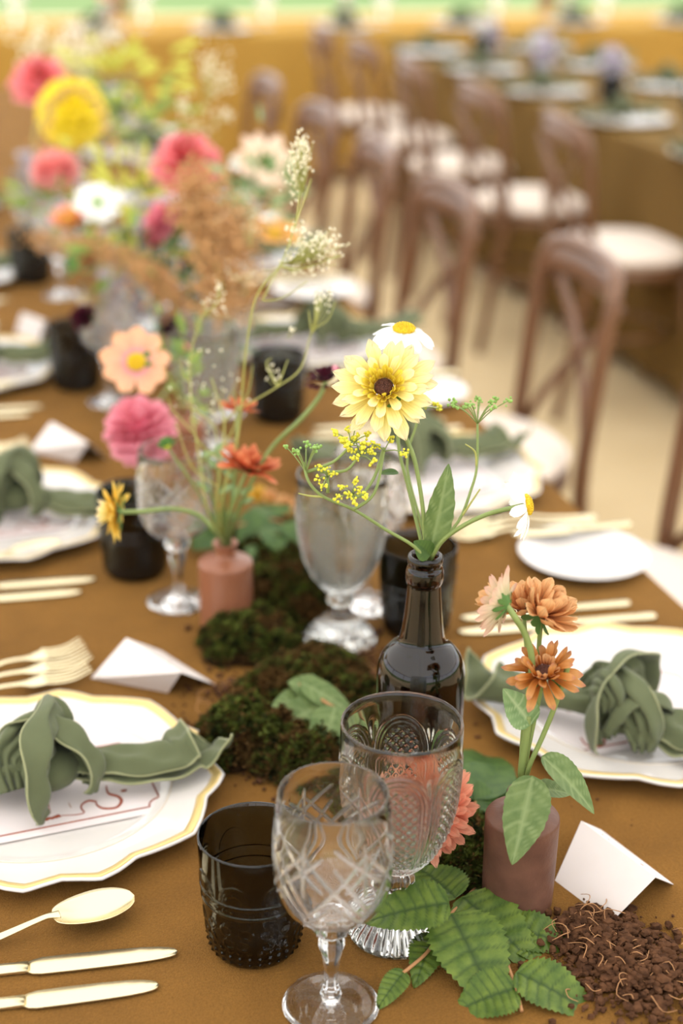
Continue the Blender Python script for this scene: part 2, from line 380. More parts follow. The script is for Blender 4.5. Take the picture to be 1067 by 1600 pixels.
# pressed goblet ----------------------------------------------------------
def goblet_disp(th, z, r):
    if z < .070 or z > .190: return 0
    q = math.pi/6; u = wrap(th-np.round(th/(2*q))*2*q)/q
    zc = .146
    e = np.hypot(u/.90, max(0, (z-zc))/.030)
    fade = min(1, (z-.070)/.012)
    d = .0011*(G(e-.99, .045)+G(e-.85, .04)+.7*G(e-.72, .03))
    s = .0084; x = u*.024; a = (x+z)/s; b = (x-z)/s
    tri = lambda t: np.abs((t % 1)-.5)*2
    lat = np.minimum(tri(a), tri(b))
    d = np.where(e < .66, .0024*lat-.0004, d)
    if z > .146:
        du = (1-np.abs(u))*.024; an = np.arctan2(du, z-.146); rad = np.hypot(du, z-.146)
        fan = .0010*np.cos(an*14)*G(rad-.018, .009)
        d = d+np.where((e > 1.08) & (an < 1.0), fan, 0)
    return d*fade
def goblet_bowl():
    bowl = curve_prof([(.0110, .0640), (.0200, .0680), (.0305, .0830), (.0395, .1030), (.0450, .1260), (.0475, .1520), (.0480, .1760), (.0478, .1965)], 22)
    inner = [(max(r-.0030, 1e-5), z) for r, z in reversed(bowl[::6]) if z > .0725 and z < .193]+[(.012, .0715), (1e-5, .0700)]
    return glass_mesh('bowl', [(1e-5, .0630)]+bowl+[(.0474, .1985)], [(.0462, .1988), (.0452, .1975)]+inner, 300, goblet_disp, M['smoke'])
def goblet_foot():
    pr = dense([(1e-5, 0), (.034, 0), (.0385, .0015), (.0400, .0060), (.0370, .0120), (.0270, .0230), (.0160, .0340), (.0098, .0430), (.0100, .0465), (.0140, .0520), (.0138, .0570), (.0100, .0630), (1e-5, .0640)], .0025)
    def dd(th, z, r):
        if z < .002: return 0
        if z < .036: return .0009*np.cos(th*30)*min(1, r/.03)
        if z > .046: return .0010*np.cos(th*8)
        return 0
    return glass_mesh('foot', pr, [], 180, dd, M['smoke'])
# dark tumbler -------------------------------------------------------------
def tumbler_mesh():
    pr = [(1e-5, .0005), (.030, .0005), (.0335, .002)]+curve_prof([(.0350, .005), (.0372, .012), (.0392, .030), (.0412, .055), (.0428, .080), (.0436, .1045)], 26)
    n = 8
    def dd(th, z, r):
        d = .0011*(G(z-.0645, .0013)+G(z-.0545, .0013))
        t32 = wrap(th*34)/34*r
        d = d+.0009*np.exp(-(t32**2+(z-.0595)**2)/.0011**2)
        for i, zz in enumerate((.0075, .0140, .0205)):
            t = wrap(th*30+i*math.pi*0)/30*r
            d = d+(.0016 if i < 2 else .0012)*np.exp(-(t**2+(z-zz)**2)/.0016**2)
        q = math.pi/n; u = wrap(th-np.round(th/(2*q))*2*q); x = u*r
        for ex, ez in ((.008, .040), (-.008, .040), (.006, .028), (-.006, .028)):
            dist = np.hypot(x-ex, z-ez); d = d+.0009*G(dist-.0048, .0009)
        x2 = wrap(th-(np.floor(th/(2*q))+.5)*2*q)*r
        d = d+.0009*G(np.abs(np.hypot(x2, z-.046)-.013)-0, .0009)*(z > .046)*0
        if z > .068:
            for rr in (.012, .0095, .007): d = d+.0009*G(np.hypot(x, (z-.068)*.8)-rr, .0009)
        return d
    inner = [(.0426, .1056), (.0418, .1045)]+[(r, z) for r, z in [(.0408, .085), (.0396, .060), (.0374, .030), (.0350, .014), (.030, .0095), (.015, .008), (1e-5, .0078)]]
    return glass_mesh('tumbler_wall', pr+[(.0432, .1056)], inner, 288, dd, M['dark'])

_w = (wine_mesh(), wine_stem_mesh(), wine_foot_mesh()); _g = (goblet_bowl(), goblet_foot()); _t = tumbler_mesh()
def wine_glass(label, p, rz=0, group=None):
    t = thing('wine_glass', label, 'wine glass', (p[0], p[1], .7505), rz, group)
    for nm, me in zip(('bowl', 'stem', 'foot'), _w): part(nm, me, t)
    return t
def goblet(label, p, rz=0, group=None, s=1):
    t = thing('pressed_goblet', label, 'goblet', (p[0], p[1], .7505), rz, group)
    for nm, me in zip(('bowl', 'foot'), _g): part(nm, me, t)
    t.scale = (s, s, s); return t
def tumbler(label, p, rz=0, group=None):
    t = part('tumbler', _t, None); t.location = (p[0], p[1], .7505); t.rotation_euler = (0, 0, rz)
    return tag(t, label, 'tumbler', group)

# petals, leaves --------------------------------------------------------------
def petal(name, L, W, m, bend=0, cup=.2, notch=0, teeth=2, pw=1.0, nu=4, nv=7, base=.25, twist=0):
    """strap or spoon petal along +Y, upper face +Z"""
    v = []; uv = []
    for j in range(nv+1):
        t = j/nv; w = W/2*max(base*(1-t)**2, 0)+W/2*(math.sin(math.pi*min(t**pw, 1)*.5)**1.0)*(1-max(0, (t-.72)/.28)**2.2*.92)*(1-base*(1-t)**2)
        for i in range(nu+1):
            u = i/nu*2-1
            tt = t*(1-notch*abs(math.sin(u*math.pi*teeth/2))*t*t) if notch else t
            a = bend*tt; y = L*(math.sin(a)/bend if abs(bend) > 1e-3 else tt); z = L*((1-math.cos(a))/bend if abs(bend) > 1e-3 else 0)
            z += cup*W*u*u*.5*math.sin(math.pi*min(1, t+.1))+.04*W*math.cos(u*math.pi*3)*t
            x = u*w
            if twist: z += x*math.sin(twist*t)
            v.append((x, y, z)); uv.append((i/nu, t))
    k = nu+1; f = [(j*k+i, j*k+i+1, (j+1)*k+i+1, (j+1)*k+i) for j in range(nv) for i in range(nu)]
    return mk(name, v, f, m, uv=uv)
def leaf_geo(L, W, nv=26, nu=10, veins=7, serr=.06, teeth=14, fold=.25, bend=.4, relief=.0012, shape=.8, tip=1.0, wav=.0):
    v = []; col = []
    for j in range(nv+1):
        t = j/nv
        w = W/2*(math.sin(math.pi*t**shape)**.75)*(1-.25*tip*t)+.0004
        w *= 1+serr*(((t*teeth) % 1)-.5)*2*(1 if .04 < t < .97 else 0)
        a = bend*t; y = L*math.sin(a)/bend if abs(bend) > 1e-3 else L*t; z = -L*(1-math.cos(a))/bend if abs(bend) > 1e-3 else 0
        for i in range(nu+1):
            u = i/nu*2-1; q = (t*veins-abs(u)*1.15) % 1
            vein = max(math.exp(-(u/.07)**2), .8*math.exp(-(min(q, 1-q)/.10)**2))
            puff = abs(math.sin(math.pi*q))*relief*(1-abs(u)**3)
            v.append((u*w*math.cos(fold*abs(u)), y-abs(u)*w*.12, z+abs(u)*w*math.sin(fold)+puff+wav*math.sin(t*9+u*2)*abs(u)))
            col.append(vein)
    k = nu+1; f = [(j*k+i, j*k+i+1, (j+1)*k+i+1, (j+1)*k+i) for j in range(nv) for i in range(nu)]
    return v, f, col
def leaf_mesh(name, m, **kw):
    v, f, c = leaf_geo(**kw); return mk(name, v, f, m, col=c)
def frame(o, y, up):
    """matrix at o with +Y along y and +Z near up"""
    y = Vector(y).normalized(); z = Vector(up)-y*Vector(up).dot(y)
    if z.length < 1e-5: z = y.orthogonal()
    z.normalize(); x = y.cross(z)
    return Matrix(((x.x, y.x, z.x, o[0]), (x.y, y.y, z.y, o[1]), (x.z, y.z, z.z, o[2]), (0, 0, 0, 1)))
def leaf_on(root, a, b, W, m, name='leaf', up=(0, 0, 1), **kw):
    a = Vector(a); b = Vector(b); o = Vector(root.location)
    me = leaf_mesh(name, m, L=(b-a).length, W=W, **kw)
    return part(name, me, root, frame(a-o, b-a, up))

def nrm_frame(o, nz, roll=0):
    z = Vector(nz).normalized(); x = Vector((0, 0, 1)).cross(z)
    if x.length < .05: x = Vector((1, 0, 0))
    x.normalize(); y = z.cross(x)
    return Matrix(((x.x, y.x, z.x, o[0]), (x.y, y.y, z.y, o[1]), (x.z, y.z, z.z, o[2]), (0, 0, 0, 1))) @ Matrix.Rotation(roll, 4, 'Z')
def bloom(root, pos, nz, rings, centre=None, jit=.12, roll=0, skip=None):
    """rings: (meshes, count, start radius, height, tilt, scale); centre: (radius, height, material)"""
    Fm = nrm_frame(Vector(pos)-Vector(root.location), nz, roll)
    for ri, (mes, n, r0, z0, tilt, s) in enumerate(rings):
        for i in range(n):
            a = 2*math.pi*(i+.5*(ri % 2))/n+rnd.uniform(-jit, jit)*2*math.pi/n*1.2
            if skip and skip(a, ri): continue
            mm = Fm @ Matrix.Rotation(a, 4, 'Z') @ Matrix.Translation((0, r0, z0)) @ Matrix.Rotation(tilt+rnd.uniform(-jit, jit), 4, 'X') @ Matrix.Rotation(rnd.uniform(-jit, jit)*1.5, 4, 'Y') @ Matrix.Scale(s*rnd.uniform(.93, 1.06), 4)
            part('petal', mes[rnd.randrange(len(mes))], root, mm)
    if centre:
        r, h, m = centre; b = MB(); b.lathe([(1e-5, -.001), (r, 0), (r*1.02, h*.35), (r*.85, h*.75), (r*.5, h), (1e-5, h*1.05)], 20)
        for i in range(70):   # florets in a spiral
            q = math.sqrt((i+.5)/70); a = i*2.39996; rr = r*q
            hz = h*(1.05-.75*q**3); b.ball((rr*math.cos(a), rr*math.sin(a), hz), r*.10, 5, 3, (1, 1, 1.6))
        part('flower_centre', b.mesh('flower_centre', m), root, Fm)
    return Fm
def sepals(root, Fm, n, L, W, z=-.002, r0=.002, tilt=.1):
    me = petal('sepal', L, W, PM['sepal'], bend=.5, pw=.6)
    for i in range(n):
        part('sepal', me, root, Fm @ Matrix.Rotation(2*math.pi*i/n+rnd.uniform(-.15, .15), 4, 'Z') @ Matrix.Translation((0, r0, z)) @ Matrix.Rotation(tilt+rnd.uniform(-.3, .3), 4, 'X'))
def stem(root, pts, r, m=None, name='stem', n=8, sm=5):
    o = Vector(root.location)
    return part(name, tube(name, [Vector(p)-o for p in pts], r, m or M['stem'], n, sm), root)
def flower(name, label, base, group=None, cat='flower'): return thing(name, label, cat, base, 0, group)

# ------------------------------------------------------------------ the setting
def plane_mesh(name, x0, x1, y0, y1, z, m, t=.05):
    b = MB(); b.box((x0, y0, z-t), (x1, y1, z)); return b.mesh(name, m, False)
struct('floor', plane_mesh('floor', -9, 11, -9, 17, 0, M['matting']))
struct('lawn', plane_mesh('lawn', -90, 90, -90, 110, -.06, M['grass'], .2))

def cloth_mesh(name, x0, x1, y0, y1, z, hem, m, wave=.018, rc=.03, N=520, seed=1):
    rr = random.Random(seed); ph = [rr.uniform(0, 6) for _ in range(4)]
    per = 2*(x1-x0)+2*(y1-y0); pts = []
    cor = [(x1-rc, y1-rc, 0), (x0+rc, y1-rc, 90), (x0+rc, y0+rc, 180), (x1-rc, y0+rc, 270)]
    loop = []
    for (cx_, cy_, a0), (nx, ny, b0) in zip(cor, cor[1:]+cor[:1]):
        for j in range(7):
            a = R(a0+j*15); loop.append((cx_+rc*math.cos(a), cy_+rc*math.sin(a), math.cos(a), math.sin(a)))
        a = R(a0+90); ex, ey = nx+rc*math.cos(a), ny+rc*math.sin(a); sx, sy = cx_+rc*math.cos(a), cy_+rc*math.sin(a)
        L = math.hypot(ex-sx, ey-sy); k = max(2, int(L/per*N))
        for j in range(1, k): loop.append((sx+(ex-sx)*j/k, sy+(ey-sy)*j/k, math.cos(a), math.sin(a)))
    n = len(loop); v = []; s = 0; arc = [0]
    for i in range(1, n): s += math.hypot(loop[i][0]-loop[i-1][0], loop[i][1]-loop[i-1][1]); arc.append(s)
    er = .006
    rows = [(-er, z, 0), (-er*.3, z-er*.25, 0), (0, z-er, 0)]+[(0, z-er-(z-er-hem)*q, q) for q in (.08, .18, .3, .45, .6, .75, .88, 1)]
    for off, zz, q in rows:
        for i, (x, y, nx, ny) in enumerate(loop):
            w = wave*.6*(q**.8)*(math.sin(arc[i]*21+ph[0])+.6*math.sin(arc[i]*12.7+ph[1]))+.006*q
            v.append((x+nx*(off+w), y+ny*(off+w), zz))
    f = [(j*n+i, (j+1)*n+i, (j+1)*n+(i+1) % n, j*n+(i+1) % n) for j in range(len(rows)-1) for i in range(n)]
    f.append(tuple(range(n)))
    return mk(name, v, f, m)
def table(label, x0, x1, y0, y1, top):
    t = thing('banquet_table', label, 'table', ((x0+x1)/2, (y0+y1)/2, 0), 0); cx_, cy_ = t.location.x, t.location.y
    b = MB(); b.box((x0+.012-cx_, y0+.012-cy_, top-.035), (x1-.012-cx_, y1-.012-cy_, top-.0025)); part('tabletop', b.mesh('tabletop', M['wood'], False), t)
    leg = MB(); leg.box((-.025, -.025, 0), (.025, .025, top-.035)); lm = leg.mesh('leg', M['wood'], False)
    for sx in (x0+.1, x1-.1):
        for sy in (y0+.15, y1-.15): part('leg', lm, t, Matrix.Translation((sx-cx_, sy-cy_, 0)))
    return t
def cloth(label, *a, **k):
    o = part('tablecloth', cloth_mesh('tablecloth', *a, **k), None); return tag(o, label, 'tablecloth')
table('long banquet table hidden under the mustard velvet cloth in the foreground', -.06, .836, .55, 6.05, .7475)
cloth('mustard velvet cloth on the long foreground table with the flowers and glasses', -.06, .84, .55, 6.05, .75, .08, M['velvet'])
table('neighbouring banquet table under a brown cloth behind the cushioned chairs', 2.245, 3.08, 1.6, 7.0, .7475)
cloth('brown velvet cloth on the neighbouring table at the upper right', 2.24, 3.085, 1.6, 7.0, .75, .06, M['velvet_brown'], seed=3)
table('far banquet table running across under an ochre cloth', -3.5, 6.6, 7.75, 8.65, .7475)
cloth('ochre velvet cloth on the far table that runs across the top', -3.505, 6.605, 7.745, 8.655, .75, .05, M['velvet_far'], seed=5, N=700)

# marquee posts, eaves beam and canvas roof (open sides)
def post(x, y):
    b = MB(); b.box((x-.06, y-.06, 0), (x+.06, y+.06, 2.6)); return b
k_ = 0
for x, y in [(-6, -6), (-6, -2), (-6, 2), (-6, 6), (-6, 10), (-6, 14), (10, -6), (10, -2), (10, 2), (10, 6), (10, 10), (10, 14), (-2, -6), (2, -6), (6, -6), (-2, 14), (2, 14), (6, 14)]:
    k_ += 1; struct('trim_%d' % k_, post(x, y).mesh('post', M['pole'], False))
b = MB()
for a, c in (((-6.08, -6.08, 2.5), (-5.92, 14.08, 2.68)), ((9.92, -6.08, 2.5), (10.08, 14.08, 2.68)), ((-5.9, -6.08, 2.5), (9.9, -5.92, 2.68)), ((-5.9, 13.92, 2.5), (9.9, 14.08, 2.68))): b.box(a, c)
struct('trim_%d' % (k_+1), b.mesh('eaves_beam', M['pole'], False))
b = MB(); b.box((-6.1, -6.1, 2.68), (-6.1+.001, 14.1, 2.69)); n_ = 24
v = []; f = []
for j in range(n_+1):      # canvas roof sagging a little between ridge and eaves
    t = j/n_; x = -6.1+16.2*t; z = 2.68+1.5*(1-abs(2*t-1))-.10*math.sin(math.pi*((2*t) % 1))
    v += [(x, -6.1, z), (x, 14.1, z)]
for j in range(n_): f.append((2*j, 2*j+1, 2*j+3, 2*j+2))
struct('ceiling', mk('ceiling', v, f, M['canvas']))

# ------------------------------------------------------------------ chairs
def make_chair():
    t = thing('dining_chair', 'chair', 'chair')
    W = M['wood']
    s = MB(); n = 28; pr = [(1e-5, .425), (.205, .425), (.212, .432), (.212, .452), (.205, .458), (1e-5, .458)]
    s.lathe(pr, n); part('seat', s.mesh('seat', W), t)
    c = MB(); c.lathe([(1e-5, .459), (.190, .459), (.207, .470), (.208, .484), (.196, .497), (.12, .503), (1e-5, .504)], n)
    c.tube([(.205*math.cos(a), .205*math.sin(a), .482) for a in [2*math.pi*i/36 for i in range(37)]], .006, 6)
    part('cushion', c.mesh('cushion', M['cushion']), t)
    # back posts run down into the rear legs; the hoop bends over the top
    hoop = [(-.165, -.245, 0), (-.172, -.205, .25), (-.178, -.180, .45), (-.180, -.190, .62), (-.182, -.208, .78), (-.170, -.220, .838), (-.12, -.235, .862), (0, -.244, .868),
            (.12, -.235, .862), (.170, -.220, .838), (.182, -.208, .78), (.180, -.190, .62), (.178, -.180, .45), (.172, -.205, .25), (.165, -.245, 0)]
    part('back_hoop', tube('back_hoop', hoop, .0155, W, 10, 5), t)
    r = MB(); v = []; f = []
    for i in range(13):
        u = i/12*2-1; x = u*.172; y = -.246+.028*u*u
        for dy, z in ((.007, .800), (.010, .815), (.006, .866), (-.006, .868), (-.010, .82), (-.007, .800)): v.append((x, y+dy, z-.008*u*u))
    for i in range(12):
        for j in range(6): f.append((i*6+j, (i+1)*6+j, (i+1)*6+(j+1) % 6, i*6+(j+1) % 6))
    r.add(v, f); part('crest_rail', r.mesh('crest_rail', W), t)
    for sx in (1, -1):
        pts = [(sx*.172, -.190, .47), (sx*.09, -.205+.008*sx, .56), (0, -.222+.012*sx, .65), (-sx*.09, -.238, .735), (-sx*.165, -.234, .80)]
        part('cross_strip', tube('cross_strip', pts, .0105, W, 8, 4), t)
    for sx in (1, -1):
        part('leg', tube('leg', [(sx*.150, .130, .43), (sx*.165, .155, .22), (sx*.178, .180, 0)], [.017, .015, .011], W, 8, 3), t)
    st = [(.150*math.cos(a), -.02+.165*math.sin(a), .235) for a in [2*math.pi*i/28 for i in range(29)]]
    part('stretcher', tube('stretcher', st, .008, W, 8, 0), t)
    return t
chair0 = make_chair(); first = [True]
def chair(x, y, rz, label, group):
    o = chair0 if first[0] else copy_tree(chair0); first[0] = False
    put(o, (x, y, 0), rz, label, group)
g1 = 'bentwood chairs along the right side of the foreground table'
ys = [(1.02, 1.98), (1.02, 2.66), (.97, 3.28), (.98, 3.88), (1.0, 4.52), (1.0, 5.2)]
lab = ['chair at the right edge, only its cream seat showing beside the small white plate',
       'nearest cross-back chair with its whole brown back in view, tucked at the foreground table',
       'second cross-back chair back along the foreground table, behind the sharp white daisy',
       'third cross-back chair along the foreground table, its rail against the cream seats',
       'fourth chair along the foreground table, blurred brown rail above the peach flower',
       'farthest chair along the right side of the foreground table, a soft brown blur']
for (x, y), l in zip(ys, lab): chair(x, y, R(90)+R(rnd.uniform(-4, 4)), l, g1)
g2 = 'bentwood chairs along the near side of the neighbouring table'
lab = ['bentwood chair whose cream seat is cut by the right edge, at the neighbouring table',
       'bentwood chair with whole cream seat in view, second from the right at the neighbouring table',
       'bentwood chair with cream seat behind the second foreground chair back, at the neighbouring table',
       'bentwood chair with pale seat seen farther up the neighbouring table, beyond three nearer seats',
       'farthest bentwood chair at the far end of the neighbouring table']
for y, l in zip([4.18, 4.90, 5.60, 6.24, 6.86], lab): chair(2.10, y, R(-90)+R(rnd.uniform(-5, 5)), l, g2)

# ------------------------------------------------------------------ plates, napkins, menus, cutlery
def scallop(a):
    """baroque outline: 4 corners, 4 notched sides"""
    a = (a % (math.pi/2)); a = min(a, math.pi/2-a); d = math.degrees(a)
    xs = [0, 5, 11, 17, 25, 34, 45]; ysv = [-.030, -.018, .018, .006, -.034, -.012, .024]
    return 1+1.45*float(np.interp(d, xs, ysv)*.5+np.interp((d), [0, 11, 25, 45], [-.028, .016, -.032, .024])*.5)
SC = [scallop(2*math.pi*i/192) for i in range(192)]
def charger_meshes(Rr=.163):
    def ring(frac, z, amt): return [(Rr*frac*(1+(SC[i]-1)*amt)*math.cos(2*math.pi*i/192), Rr*frac*(1+(SC[i]-1)*amt)*math.sin(2*math.pi*i/192), z) for i in range(192)]
    prof = [(.02, .0055, 0), (.60, .0055, 0), (.655, .0075, 0), (.70, .0105, .1), (.715, .0112, .12), (.73, .0110, .15), (.85, .0140, .5), (.945, .0175, .95), (.975, .0190, 1), (.993, .0192, 1), (1.0, .0178, 1), (.992, .0160, 1), (.93, .0128, .9), (.75, .0060, .2), (.66, .0010, 0), (.62, 0, 0), (.02, 0, 0)]
    v = []; f = []
    for q in prof: v += ring(*q)
    for j in range(len(prof)-1):
        for i in range(192): f.append((j*192+i, (j+1)*192+i, (j+1)*192+(i+1) % 192, j*192+(i+1) % 192))
    f.append(tuple(range(192))); f.append(tuple((len(prof)-1)*192+i for i in range(191, -1, -1)))
    body = mk('plate_body', v, f, M['porcelain'])
    v = []; f = []
    pr = [(.928, .0174, .93), (.950, .0186, .97), (.968, .0196, 1), (.982, .0196, 1), (.982, .0186, 1), (.930, .0164, .93)]
    for q in pr: v += ring(*q)
    for j in range(6):
        for i in range(192):
            a, c = j*192, ((j+1) % 6)*192; f.append((a+i, c+i, c+(i+1) % 192, a+(i+1) % 192))
    ln = MB(); ln.tube([(Rr*.72*math.cos(2*math.pi*i/96), Rr*.72*math.sin(2*math.pi*i/96), .0113) for i in range(97)], .0004, 4)
    return body, mk('gold_rim', v, f, M['gold_rim']), ln.mesh('gilt_line', M['rimline'])
CHG = charger_meshes()
sp = MB(); sp.lathe([(1e-5, .005), (.045, .005), (.056, .0065), (.066, .0105), (.080, .0145), (.0825, .0140), (.0815, .0125), (.066, .0070), (.050, .0005), (.047, 0), (1e-5, 0)][::-1], 96)
SIDE = sp.mesh('side_plate', M['porcelain'])
def side_plate(label, x, y, group): o = part('side_plate', SIDE, None); o.location = (x, y, .7505); return tag(o, label, 'plate', group)
def charger(label, x, y, rz=0, group='white scalloped charger plates'):
    t = thing('charger_plate', label, 'plate', (x, y, .7505), rz, group)
    part('plate_body', CHG[0], t); part('gold_rim', CHG[1], t); part('gilt_line', CHG[2], t); return t

def ribbon(path, prof, tw, m, name, pleat=.12, np_=3, n=26, sm=6, close=True, thick=None):
    """sweep of a flattened section: prof = [(width, height)] along the path, tw = twist angles"""
    pts = smooth_path(path, sm); T, N = frames(pts); L = len(pts); v = []; f = []
    for i, p in enumerate(pts):
        q = i/(L-1)*(len(prof)-1); a = int(min(q, len(prof)-2)); t = q-a
        w = prof[a][0]+(prof[a+1][0]-prof[a][0])*t; h = prof[a][1]+(prof[a+1][1]-prof[a][1])*t
        q = i/(L-1)*(len(tw)-1); a = int(min(q, len(tw)-2)); tt = tw[a]+(tw[a+1]-tw[a])*(q-a)
        B = T[i].cross(N[i])
        for j in range(n):
            ph = 2*math.pi*j/n; k = 1+pleat*math.sin(np_*ph+i*.12)+pleat*.5*math.sin((np_*2+1)*ph-i*.07)
            c = math.copysign(abs(math.cos(ph))**.8, math.cos(ph))*w/2*(1+.3*pleat*math.sin(i*.4)); s = math.copysign(abs(math.sin(ph))**.9, math.sin(ph))*h/2*k
            v.append(p+B*(c*math.cos(tt)-s*math.sin(tt))+N[i]*(c*math.sin(tt)+s*math.cos(tt)))
    for i in range(L-1):
        for j in range(n): f.append((i*n+j, i*n+(j+1) % n, (i+1)*n+(j+1) % n, (i+1)*n+j))
    if close: f.append(tuple(range(n-1, -1, -1))); f.append(tuple((L-1)*n+j for j in range(n)))
    return v, f
def sheet(path, prof, tw, sec, sm=8, rip=.10, sub=4, shear=0):
    """open strip of cloth swept along a path; sec is the folded cross-section (x, z), prof = (width, height)"""
    pts = smooth_path(path, sm); T, N = frames(pts); L = len(pts)
    sc_ = [(p.x, p.z) for p in smooth_path([(a, 0, b) for a, b in sec], sub)]; n = len(sc_); v = []; f = []
    lerp = lambda A, q: A[int(min(q, len(A)-2))]+(A[int(min(q, len(A)-2))+1]-A[int(min(q, len(A)-2))])*(q-int(min(q, len(A)-2)))
    for i in range(L):
        for j, (a, b) in enumerate(sc_):
            ii = i*(1-shear*(1-j/(n-1))**1.6); i0 = min(int(ii), L-2); fr = ii-i0; p = pts[i0].lerp(pts[i0+1], fr); Tn = T[i0].lerp(T[i0+1], fr); Nn = N[i0].lerp(N[i0+1], fr)
            t = ii/(L-1); w = lerp([q for q, _ in prof], t*(len(prof)-1)); h = lerp([q for _, q in prof], t*(len(prof)-1)); tt = lerp(tw, t*(len(tw)-1)); B = Tn.cross(Nn)
            c = a*w*(1+rip*.5*math.sin(t*11+j*.5)); d = (b+rip*math.sin(t*13+j*.8)+rip*.6*math.sin(t*29-j*.55))*h
            v.append(p+B*(c*math.cos(tt)-d*math.sin(tt))+Nn*(c*math.sin(tt)+d*math.cos(tt)))
    for i in range(L-1):
        for j in range(n-1): f.append((i*n+j, i*n+j+1, (i+1)*n+j+1, (i+1)*n+j))
    return v, f, n, L
FOLD = [(.52, -.18), (.34, .20), (.06, .46), (-.30, .50), (-.50, .16), (-.46, -.26), (-.18, -.48), (.20, -.46), (.56, -.50)]
PLEAT = [(-.52, -.7), (-.46, .15), (-.30, .42), (-.16, .05), (-.02, .50), (.12, .12), (.27, .46), (.42, .20), (.50, -.7)]
def napkin_meshes():
    K = MB(); Hm = MB()
    def band(path, prof, tw, sec=PLEAT, hems=True, **kw):
        v, f, n, L = sheet(path, prof, tw, sec, **kw); K.add(v, f)
        if hems:
            for j in (0, n-1): Hm.tube([Vector(v[i*n+j]) for i in range(L)], .0011, 6)
    K.ball((0, 0, .018), .020, 16, 10, (1.3, 1.15, .85))
    band([(-.010, -.029, .000), (-.012, -.032, .018), (-.008, -.022, .038), (0, 0, .046), (.006, .022, .038), (.008, .034, .018), (.006, .030, .002)],
         [(.030, .008), (.042, .012), (.050, .016), (.052, .016), (.048, .014), (.042, .012), (.030, .008)], [0, .15, -.1], rip=.22)
    band([(.030, -.018, .004), (.034, -.014, .022), (.022, -.004, .038), (.006, .012, .043), (-.014, .026, .036), (-.026, .034, .016), (-.026, .032, .004)],
         [(.022, .008), (.030, .011), (.038, .014), (.040, .014), (.036, .012), (.028, .010), (.020, .008)], [0, -.5, .1], rip=.22)
    band([(-.030, -.014, .010), (-.032, .000, .030), (-.020, .014, .040), (-.006, .030, .034), (.004, .040, .016)], [(.018, .008), (.024, .010), (.026, .011), (.024, .010), (.018, .008)], [.2, -.3], hems=False)
    band([(.016, .016, .034), (.020, .022, .050), (.012, .032, .056), (.004, .036, .046), (.004, .034, .034)], [(.016, .006), (.022, .008), (.024, .008), (.022, .007), (.016, .006)], [0, .4], hems=False)
    knot = K.mesh('knot', M['napkin']); hk = Hm.mesh('hem', M['hem'])
    v, f, n, L = sheet([(.018, .000, .020), (.050, -.004, .017), (.095, -.010, .017), (.112, -.004, .020), (.136, .008, .030)],
                       [(.020, .018), (.026, .018), (.034, .020), (.042, .026), (.047, .036)], [-.1, .1, .05, .30, .75], FOLD, sm=14, rip=.08, shear=.26)
    t1 = mk('tail', v, f, M['napkin']); Hm = MB()
    for j in (0, n-1): Hm.tube([Vector(v[i*n+j]) for i in range(L)], .0012, 6)
    Hm.tube([Vector(v[(L-1)*n+j]) for j in range(n)], .0012, 6); h1 = Hm.mesh('hem', M['hem'])
    v, f, n, L = sheet([(-.018, .002, .020), (-.055, .010, .016), (-.10, .014, .018), (-.150, .004, .028)], [(.022, .020), (.040, .018), (.054, .016), (.060, .022)], [-.2, .1, .4], FOLD, sm=12, rip=.12)
    t2 = mk('tail', v, f, M['napkin']); Hm = MB()
    for j in (0, n-1): Hm.tube([Vector(v[i*n+j]) for i in range(L)], .0012, 6)
    return knot, hk, t1, h1, t2, Hm.mesh('hem', M['hem'])
NAP = napkin_meshes()
def add_thick(o, t=.0018):
    md = o.modifiers.new('thickness', 'SOLIDIFY'); md.thickness = t; md.offset = 0; return o
def napkin(label, x, y, z, rz, group='knotted sage napkins'):
    t = thing('knotted_napkin', label, 'napkin', (x, y, z), rz, group); t.scale = (1.12, 1.12, 1.15)
    for nm, a, b in (('knot', 0, 1), ('tail', 2, 3), ('tail', 4, 5)):
        q = add_thick(part(nm, NAP[a], t)); part('hem', NAP[b], q)
    return t

